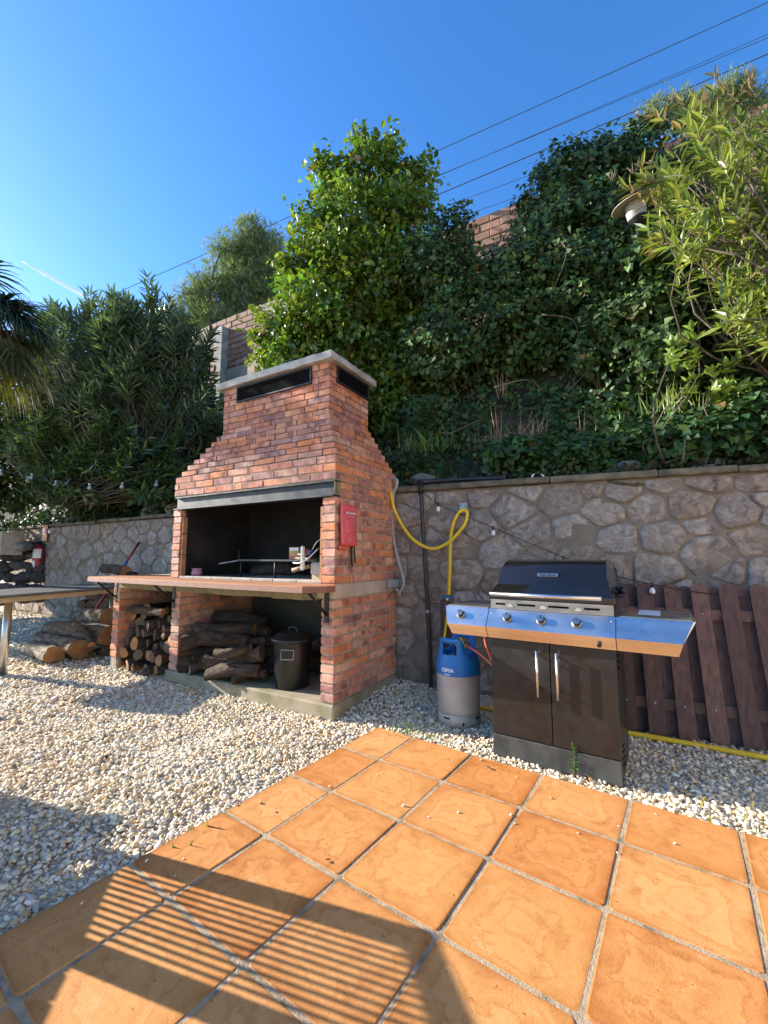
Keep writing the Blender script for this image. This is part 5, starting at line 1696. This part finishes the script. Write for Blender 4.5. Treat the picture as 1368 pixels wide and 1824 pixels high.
# ---- oleanders
def oleander(name, base, tips, label, m, cols, lsize, per, seed, whorl=3, T=T_LANCE, pr=.014, droop=-.1, axlen=.55, var=.3, dry=0):
    rg = random.Random(seed); rng = np.random.default_rng(seed)
    root = empty(name, base, 0, label, 'oleander')
    base = Vector(base)
    mb = MB(); P = []; D_ = []; N_ = []
    for t in tips:
        t = Vector(t)
        pts, rs = limb(base+Vector((rg.gauss(0, .12), rg.gauss(0, .12), 0)), t, pr, pr*.3, rg, 7, .10)
        mb.tube([p-base for p in pts], rs, 5)
        ax = (pts[-1]-pts[-3]).normalized()
        for w_ in range(per):
            f = w_/per
            c = pts[-1]-ax*axlen*f+Vector((rg.gauss(0, .02), rg.gauss(0, .02), rg.gauss(0, .02)))
            ph = rg.uniform(0, 2*PI)
            q = ax.to_track_quat('Z', 'Y')
            for k in range(whorl):
                a = ph+2*PI*k/whorl+rg.gauss(0, .25)
                out = q @ Vector((math.cos(a), math.sin(a), 0))
                up = 1.1*(1-f)+.35+rg.gauss(0, .25)
                d_ = out+ax*up+Vector((0, 0, droop+rg.gauss(0, .15)))
                P.append(c-base); D_.append(d_); N_.append(ax-out*.3+Vector((0, 0, .3)))
    P = np.array([tuple(p) for p in P]); D_ = np.array([tuple(p) for p in D_]); N_ = np.array([tuple(p) for p in N_])
    n = len(P)
    leaf_obj('foliage', P, D_, N_, lsize*rng.uniform(.65, 1.15, n), T, m, cols, root, var)
    mb.build('stems', M['trunk'], root)
    return root
rt = random.Random(21)
def tips_px(L, n, rg):
    out = []
    wts = [b[3]*b[4] for b in L]
    for _ in range(n):
        px, py, Y, rx, ry = rg.choices(L, wts)[0]
        a = rg.uniform(0, 2*PI); r = rg.uniform(.2, 1)**.5
        out.append(at(px+rx*r*math.cos(a), py+ry*r*math.sin(a), Y+rg.uniform(-.45, .45)))
    return out
# big dark oleander above the grey wall
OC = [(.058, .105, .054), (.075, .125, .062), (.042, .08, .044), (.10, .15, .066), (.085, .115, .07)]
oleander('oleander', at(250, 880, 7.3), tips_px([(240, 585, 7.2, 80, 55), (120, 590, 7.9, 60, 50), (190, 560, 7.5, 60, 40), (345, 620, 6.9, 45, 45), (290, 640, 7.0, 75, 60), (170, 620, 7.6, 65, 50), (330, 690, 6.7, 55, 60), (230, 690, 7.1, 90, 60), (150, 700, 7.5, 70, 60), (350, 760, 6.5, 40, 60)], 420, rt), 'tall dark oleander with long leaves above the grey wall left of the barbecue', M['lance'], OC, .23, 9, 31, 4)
oleander('oleander', at(280, 800, 6.9), [at(262, 500, 7.0), at(275, 520, 7.0), at(300, 535, 6.9), at(218, 555, 7.2), at(240, 560, 7.1), at(320, 560, 6.8), at(195, 575, 7.3)], 'slender oleander shoots rising above the dark oleander crown', M['lance'], [(.05, .095, .035), (.07, .12, .045)], .22, 9, 32, 4)
oleander('oleander', at(130, 900, 7.2), tips_px([(110, 780, 7.4, 90, 50), (200, 790, 6.9, 80, 55), (270, 820, 6.6, 60, 50), (60, 760, 7.8, 60, 60), (150, 850, 7.0, 90, 35), (300, 860, 6.4, 40, 30)], 250, rt), 'low glossy oleander overhanging the rocks on the grey wall', M['lance'], [(.055, .10, .038), (.075, .13, .042), (.04, .075, .03), (.10, .16, .045)], .20, 9, 33, 4, T_LANCE_B, droop=-.35)
# hedge filling the far left background
hb = Vector(at(40, 860, 8.6))
hg = empty('hedge', hb, 0, 'dark broadleaf hedge at the far left behind the palm', 'hedge')
P, Od = blob_clusters(blobs_px([(30, 830, 8.4, 80, 80), (-60, 760, 8.4, 90, 110), (90, 760, 8.3, 70, 90), (-20, 660, 8.8, 90, 80), (100, 650, 8.4, 60, 60), (180, 860, 7.6, 80, 45), (-80, 880, 8.2, 80, 60), (290, 860, 6.75, 45, 40)]), 620, 22, .12, RNG, (.5, 1.0))
n = len(P)
leaf_obj('foliage', P-np.array(hb), Od*.4+RNG.normal(0, .5, (n, 3))+np.array([0, 0, -.4]), Od*.6+RNG.normal(0, .4, (n, 3))+np.array([0, -.2, .6]), RNG.uniform(.08, .15, n), T_OVAL, M['ivy'], [(.030, .07, .022), (.045, .095, .025), (.022, .05, .02), (.09, .12, .02)], hg)
stems('stems', (0, 0, -.6), [Vector(q[0])-hb for q in blobs_px([(30, 830, 8.4, 1, 1), (-60, 760, 8.4, 1, 1), (90, 760, 8.3, 1, 1), (-20, 660, 8.8, 1, 1)])], .05, .01, M['trunk'], hg, 9)
hb2 = Vector((-9.5, 8.2, GZ))  # unseen hedge added to keep the sun off the grey wall
hg2 = empty('laurel_hedge', hb2, 0, 'tall laurel hedge closing the yard beyond the dark stone corner', 'hedge')
P, Od = blob_clusters([((-9.3, 8.0, .9), (.9, .9, 1.0)), ((-9.5, 8.6, 2.4), (.9, 1.0, 1.1)), ((-9.6, 7.7, 2.3), (.8, .8, .9)), ((-9.9, 9.1, 3.7), (.9, 1.0, 1.0)), ((-10.2, 8.2, 3.5), (.8, .8, .9))], 260, 22, .16, RNG, (.5, 1.0))
n = len(P)
leaf_obj('foliage', P-np.array(hb2), Od*.4+RNG.normal(0, .5, (n, 3)), Od*.6+RNG.normal(0, .4, (n, 3))+np.array([0, -.2, .6]), RNG.uniform(.12, .2, n), T_OVAL, M['ivy'], [(.04, .085, .022), (.05, .10, .025), (.03, .065, .02)], hg2)
stems('stems', (0, 0, 0), [(.2, -.2, 1), (0, .4, 2.4), (-.1, -.5, 2.3), (-.4, .9, 3.6), (-.7, 0, 3.4)], .08, .02, M['trunk'], hg2, 19)
# yellowing shrub glimpsed among them
yb_ = Vector(at(60, 700, 7.9))
yv = empty('shrub', yb_, 0, 'yellow-green leafy shrub showing between palm and dark oleander', 'shrub')
P, Od = blob_clusters(blobs_px([(75, 660, 7.9, 35, 30), (95, 690, 7.8, 25, 20), (50, 720, 7.8, 40, 25)]), 45, 16, .09, RNG)
n = len(P)
leaf_obj('foliage', P-np.array(yb_), Od+RNG.normal(0, .5, (n, 3)), Od+RNG.normal(0, .4, (n, 3))+np.array([0, 0, .6]), RNG.uniform(.08, .14, n), T_OVAL, M['leaf'], [(.13, .20, .02), (.22, .22, .02), (.10, .17, .02)], yv)
stems('stems', (0, 0, -.5), [(0, 0, .3), (.3, 0, .1), (-.2, 0, .2)], .02, .005, M['trunk'], yv, 2)

# sunlit oleander at the right
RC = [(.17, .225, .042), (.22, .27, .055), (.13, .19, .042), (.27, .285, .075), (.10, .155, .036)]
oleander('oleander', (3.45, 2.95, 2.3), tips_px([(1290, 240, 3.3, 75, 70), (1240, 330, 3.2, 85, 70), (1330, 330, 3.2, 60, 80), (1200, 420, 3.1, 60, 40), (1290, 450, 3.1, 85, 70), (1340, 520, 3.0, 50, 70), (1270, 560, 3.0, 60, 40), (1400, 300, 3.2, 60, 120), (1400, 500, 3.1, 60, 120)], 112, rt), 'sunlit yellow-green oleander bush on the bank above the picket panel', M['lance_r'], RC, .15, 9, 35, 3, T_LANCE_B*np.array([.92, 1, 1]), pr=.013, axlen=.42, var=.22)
oleander('oleander', (3.0, 3.2, 2.6), [at(1150, 320, 3.2), at(1120, 330, 3.2), at(1165, 440, 3.1), at(1150, 300, 3.25), at(1170, 200, 3.4), at(1215, 190, 3.4), at(1275, 150, 3.4), at(1340, 150, 3.3), at(1255, 180, 3.4)], 'thin oleander shoots with pinkish tips reaching toward the street lamp', M['lance_r'], [(.17, .20, .05), (.22, .22, .07), (.24, .17, .09)], .13, 6, 36, 3, T_LANCE_B, pr=.011, axlen=.32)
oleander('oleander', (2.15, 3.2, 1.8), [at(1200, 610, 3.2), at(1235, 640, 3.15), at(1265, 660, 3.1), at(1225, 590, 3.2), at(1290, 690, 3.05), at(1310, 640, 3.05), at(1340, 680, 3.0)], 'small sunlit leafy shoots at the foot of the right oleander', M['lance_r'], [(.16, .25, .04), (.20, .28, .05)], .085, 8, 37, 4, T_OVAL*np.array([.9, 1, 1]), pr=.008, axlen=.3)
# seed pods on the right oleander
pods = MB(); rg = random.Random(3)
for (px, py) in ((1128, 310), (1140, 300), (1092, 325), (1275, 145), (1345, 150), (1200, 180), (1330, 140)):
    p = at(px, py, 3.25)
    for k in range(4):
        d = Vector((rg.gauss(0, .35), rg.gauss(0, .35), 1)).normalized()
        pods.tube([p, p+d*.05, p+d*.10], [.003, .005, .001], 5)
tag(pods.build('seed_pods', M['trunk']), 'reddish dry seed pods at the right oleander shoot tips', 'seed pod', kind='stuff')

# ivy mound lying on the bank at the far right
im_b = Vector(at(1290, 800, 3.05))
im = empty('ivy_mound', im_b, 0, 'dense ivy mound spilling over the bank at the right of the grass tuft', 'ivy')
P, Od = blob_clusters(blobs_px([(1290, 775, 3.25, 95, 45, .25), (1360, 745, 3.1, 70, 55, .25), (1200, 800, 3.4, 70, 28, .22), (1100, 800, 3.6, 90, 25, .22), (960, 810, 3.85, 110, 28, .22), (1420, 760, 3.0, 70, 60, .25)]), 560, 18, .06, RNG, (.6, 1.0))
n = len(P)
leaf_obj('foliage', P-np.array(im_b), Od*.3+RNG.normal(0, .5, (n, 3))+np.array([0, -.5, -.6]), Od*.7+RNG.normal(0, .35, (n, 3))+np.array([0, -.5, .5]), RNG.uniform(.04, .085, n), T_IVY, M['ivy'], [(.032, .085, .026), (.045, .105, .03), (.028, .07, .024), (.06, .12, .03)], im)
stems('stems', (-.6, .1, -.25), [(.1, .1, .1), (-.9, .3, .1), (-.4, .2, .15), (.3, .1, .1)], .012, .004, M['trunk'], im, 12)

# ---- fan palm at the left edge
pm_b = Vector((-6.15, 5.75, GZ))
pc = at(-40, 520, 5.75)
pm = empty('fan_palm', pm_b, 0, 'fan palm with drooping dark fronds at the left edge', 'palm')
hgt = pc.z-pm_b.z
MB().tube([Vector((pc.x-pm_b.x, 0, hgt))*t for t in (0, .3, .6, .85, 1.0)], [.16, .14, .13, .14, .12], 12).build('trunk', M['trunk'], pm)
rp = np.random.default_rng(5); rgp = random.Random(5)
def frond(az, el, L, droop, cols, nlf=28, fan=1.7, ll=.95):
    ax = Vector((math.cos(az)*math.cos(el), math.sin(az)*math.cos(el), math.sin(el)))
    c0 = pc-pm_b
    tip = c0+ax*L+Vector((0, 0, -droop*.3))
    mb = MB().tube(smooth_path([c0, c0+ax*L*.55+Vector((0, 0, .03)), tip], 4), [.016]*9 if False else .012, 5)
    side = ax.cross(Vector((0, 0, 1))).normalized(); upv = side.cross(ax).normalized()
    V = []; F = []; cl = []
    for i in range(nlf):
        a = -fan+2*fan*i/(nlf-1)
        d = (ax*math.cos(a)+side*math.sin(a)+upv*rgp.gauss(0, .08)).normalized()
        l = ll*(1-.25*abs(a)/fan)*rgp.uniform(.85, 1.1)
        wv = d.cross(upv).normalized()*.026
        p = tip.copy(); n0 = len(V)
        dd = d.copy()
        for k in range(6):
            f = k/5
            ww = wv*(.45+.9*f if f < .4 else .85*(1-f)+.02)
            V += [tuple(p-ww), tuple(p+ww)]
            dd = (dd+Vector((0, 0, -droop*(.12+.5*f)))).normalized()
            p = p+dd*l/5
        for k in range(5): F.append((n0+2*k, n0+2*k+1, n0+2*k+3, n0+2*k+2))
        c = np.array(cols[rgp.randrange(len(cols))])*rgp.uniform(.75, 1.2)
        cl += [c]*12
    me = npmesh('frond', np.array(V), np.array(F), M['palm'], np.array(cl))
    fo = link('frond', me, pm)
    mb.build('stalk', M['trunk'], fo)
PG = [(.030, .060, .030), (.04, .075, .035), (.024, .05, .028)]
PY = [(.10, .12, .03), (.07, .10, .03), (.13, .12, .04)]
for i in range(24):
    az = 2*PI*i/24*1.7+rgp.uniform(-.2, .2)
    el = rgp.choice((.5, .2, -.1, -.4))
    frond(az, el, rgp.uniform(.35, .6), .8 if el > 0 else 1.0, PG)
for az in (-.5, -.1, -.9, .4): frond(az, rgp.uniform(-.3, .35), .4, 1.0, PG)
for i in range(9): frond(rgp.uniform(-1.6, .9), rgp.uniform(-1.2, -.7), .85, .8, PY)
for i in range(4): frond(-.4+.35*i, -1.05, .8, .7, [(.22, .20, .02), (.15, .18, .03)])

# ---- pines behind the boundary wall
def pine(base, blobs, label, seed, ntuft, tl, cols):
    rng = np.random.default_rng(seed)
    base = Vector(base)
    root = empty('pine_tree', base, 0, label, 'tree')
    P, Od = blob_clusters(blobs, ntuft, 13, .16, rng, (.35, 1.0))
    k = 4
    P = np.repeat(P, k, 0); Od = np.repeat(Od, k, 0); n = len(P)
    leaf_obj('crown', P-np.array(base), Od*.4+rng.normal(0, .6, (n, 3))+np.array([0, 0, .5]), rng.normal(0, 1, (n, 3)), tl*rng.uniform(.6, 1.2, n), T_BLADE, M['needle'], cols, root, .3, np.full(n, 3.2))
    stems('trunk', (0, 0, 0), [Vector(b[0])-base for b in blobs], .12, .02, M['trunk'], root, seed, .2)
PC = [(.14, .19, .07), (.18, .22, .085), (.11, .155, .06), (.21, .24, .10)]
pine(Vector((-6.2, 15, 4)), blobs_px([(455, 432, 15, 52, 36), (485, 470, 15, 50, 50), (415, 470, 15, 50, 40), (402, 428, 15, 12, 18), (440, 525, 15, 65, 45), (375, 525, 15, 52, 45), (345, 565, 15, 50, 40), (490, 535, 15, 45, 50), (325, 600, 15, 45, 35), (400, 590, 15, 70, 40), (470, 590, 15, 60, 40)]), 'feathery pine tree beyond the boundary wall left of the broadleaf tree', 41, 1150, .24, PC)
pine(Vector((8.5, 11, 4)), blobs_px([(1300, 175, 11, 40, 32), (1215, 195, 11, 30, 22), (1170, 205, 11, 22, 16), (1340, 200, 11, 30, 30), (1250, 215, 11, 40, 25)]), 'pine top showing above the sunlit oleander at the right', 42, 260, .2, PC)

# ---- street lamp half buried in the ivy
lp_ = at(1136, 390, 3.80)
lm = empty('garden_lamp', Vector((lp_.x, lp_.y, 1.9)), 0, 'garden lamp with cream disc shade half buried in ivy', 'lamp')
hz_ = lp_.z-1.9
MB().tube([(0, 0, 0), (0, 0, hz_-.06)], .022, 10).build('post', M['black_metal'], lm)
tiltL = Matrix.Translation((0, 0, hz_)) @ Matrix.Rotation(math.radians(-14), 4, 'Y') @ Matrix.Rotation(math.radians(8), 4, 'X')
def lz(prof, n_, m, nm, par=None):
    a = MB().lathe([(r_*.98, z_*1.05) for r_, z_ in prof], 28); a.v = [tiltL @ Vector(p) for p in a.v]; return a.build(nm, M[m], par or lm)
lz([(0, -.06), (.05, -.06), (.055, -.02), (.085, 0), (.085, .012), (0, .014)], 0, 'black_metal', 'lamp_base')
df = lz([(.078, .012), (.088, .03), (.084, .05), (.090, .055), (.090, .075), (.084, .08), (.092, .09), (.088, .14), (.07, .155)], 0, 'lampgrey', 'diffuser')
lz([(0, .17), (.10, .165), (.20, .145), (.205, .140), (.20, .137), (.09, .155), (0, .158)], 0, 'lampshade', 'lamp_shade')

# ---- string lights strung in the dark hedge on the left
sl1 = empty('string_lights', at(0, 836, 6.6), 0, 'white bulbs on a thin cable in front of the dark hedge', 'string lights')
cp = [at(-60, 822, 6.9), at(5, 838, 6.7), at(50, 851, 6.6), at(100, 858, 6.5), at(160, 862, 6.4), at(220, 862, 6.3), at(280, 857, 6.2), at(320, 850, 6.15)]
child_world(MB().tube(smooth_path(cp, 6), .005, 5).build('cable', M['cable']), sl1)
for px, py, Y in ((2, 838, 6.7), (50, 850, 6.6), (57, 845, 6.6), (100, 858, 6.5), (160, 863, 6.4), (218, 861, 6.3), (279, 857, 6.2)):
    p = at(px, py, Y)
    child_world(MB().lathe([(0, .02), (.013, .018), (.014, -.02), (0, -.02)], 8, p).build('socket', M['lampgrey']), sl1)
    child_world(MB().lathe([(.012, -.02), (.028, -.04), (.030, -.06), (.018, -.08), (0, -.083)], 10, p).build('bulb', M['lampgrey']), sl1)

# ---- overhead wires
for k, (a, b_, r) in enumerate((((-120, 665), (1500, -55), .016), ((300, 507), (1500, 12), .012), ((300, 514), (1500, 4), .010), ((300, 545), (1500, 40), .021), ((600, 438), (1500, 98), .013), ((600, 462), (1500, 140), .012))):
    p0, p1w = at(*a, 26 if k == 0 else 24), at(*b_, 15)
    m_ = (p0+p1w)/2-Vector((0, 0, .12))
    tag(MB().tube(smooth_path([p0, m_, p1w], 8), r, 6).build('overhead_wire', M['wire']), ('uppermost overhead wire, running on past the broadleaf tree to the left', 'upper of the close pair of overhead wires', 'faint lower wire of the close overhead pair', 'thickest dark overhead wire below the close pair', 'thin overhead wire just below the thickest one', 'lowest thin overhead wire above the boundary wall')[k], 'wire', 'overhead wires')
# bare cut trunks poking out of the left oleander
for lb_, (a, b_, r) in zip(('shorter', 'taller'), (((123, 548, 7.9), (133, 600, 7.9), .04), ((150, 556, 7.6), (158, 610, 7.6), .05))):
    tag(MB().tube([at(*a), at(*b_)], [r*.8, r], 10).build('cut_trunk', M['trunk']), lb_+' sawn-off bare trunk sticking out of the dark oleander', 'trunk', 'sawn-off trunks')

# ---- small weeds on the gravel and leaves
def weed(px, py, h, nb, label, T=T_LANCE_B, cols=GRN, spread=.5, w_=1.0):
    a, b = (px-684)/FPX, -(py-912)/FPX
    c, s = math.cos(PITCH), math.sin(PITCH)
    t = (GZ-CAM_H)/(s+b*c)
    tuft('weed', (a*t, (c-b*s)*t, GZ), nb, h, spread, cols, M['leaf'], label, 'weed', w_, T=T)
weed(738, 1308, .05, 26, 'green weed at the patio corner beside the first tile')
weed(447, 1358, .035, 12, 'tiny green weed alone in the sunlit gravel')
weed(190, 1272, .035, 10, 'small green sprout in the gravel near the table shadow')
weed(322, 1497, .045, 12, 'pale weed beside the patio edge tiles', cols=[(.2, .2, .06), (.12, .18, .05)])
weed(1322, 1474, .045, 12, 'yellowing weed at the outer tile joint', cols=[(.35, .28, .04), (.16, .2, .05)])
weed(612, 1262, .06, 22, 'moss and grass at the foot of the barbecue corner')
weed(322, 1187, .05, 14, 'small green weed by the middle brick pier')
# feathery sprig in front of the grill
sp_ = empty('sprig', (.985, 2.325, GZ), 0, 'feathery green sprig growing in front of the grill base', 'weed')
stt = smooth_path([(0, 0, 0), (.006, -.004, .07), (-.003, -.003, .165)], 6)
MB().tube(stt, .0022, 5).build('stem', M['trunk'], sp_)
nb = 110
f = RNG.uniform(.12, 1, nb)
P = np.stack([.004*np.sin(f*3), -.003*f, f*.165], 1)
a = RNG.uniform(0, 2*PI, nb)
leaf_obj('foliage', P, np.stack([np.cos(a), np.sin(a), np.full(nb, .35)], 1), np.tile([0, 0, 1.0], (nb, 1)), .034*(1.15-.75*f)*RNG.uniform(.7, 1.2, nb), T_LANCE, M['leaf'], [(.07, .20, .03), (.10, .26, .04)], sp_)
# fallen leaves
lf = np.array([at(0, 0, 1)]*0)
for k, (px, py, s_) in enumerate(((32, 1388, .05), (190, 1352, .04), (232, 1415, .035), (410, 1228, .035), (505, 1460, .03), (590, 1532, .02), (865, 1365, .03), (1050, 1395, .05), (355, 1265, .03), (620, 1228, .03))):
    z = .004 if py > 1290 and px > 480 and px < 1000 and k in (5, 6) else GZ+.012
    a, b = (px-684)/FPX, -(py-912)/FPX
    c, s = math.cos(PITCH), math.sin(PITCH); t = (z-CAM_H)/(s+b*c)
    an = random.uniform(0, 6)
    o = leaf_obj('fallen_leaf', np.zeros((1, 3)), np.array([[math.cos(an), math.sin(an), .12]]), np.array([[.1, .1, 1.0]]), np.array([s_*1.2]), T_OVAL, M['dry'], [(.14, .07, .035), (.05, .03, .022), (.25, .13, .05)])
    o.location = (a*t, (c-b*s)*t, z)
    tag(o, 'small fallen brown leaf on the ground', 'leaf', 'fallen leaves')

# ---- contrail in the sky
A, B = at(40, 466, 900), at(185, 546, 900)
pts = [A.lerp(B, i/12)+Vector((0, 0, 0.5*math.sin(i*1.7))) for i in range(13)]
cm, t, b, L = nodes('contrail_vapour')
b.inputs['Base Color'].default_value = (.95, .95, .95, 1); b.inputs['Roughness'].default_value = 1
tr_ = t.nodes.new('ShaderNodeBsdfTransparent'); mx_ = t.nodes.new('ShaderNodeMixShader')
L.new(ramp(t, noise(t, coords(t, False), .05, 5), [(.3, (.15, .15, .15)), (.7, (.75, .75, .75))]), mx_.inputs[0])
L.new(tr_.outputs[0], mx_.inputs[1]); L.new(b.outputs[0], mx_.inputs[2]); L.new(mx_.outputs[0], t.nodes['Material Output'].inputs['Surface'])
tag(MB().tube(pts, [.6, 2.2, 3.4, 4.0, 4.4, 4.6, 4.6, 4.4, 4.2, 4, 3.4, 3, 1], 10).build('contrail', cm), 'short white vapour trail low in the sky at the left', 'contrail')
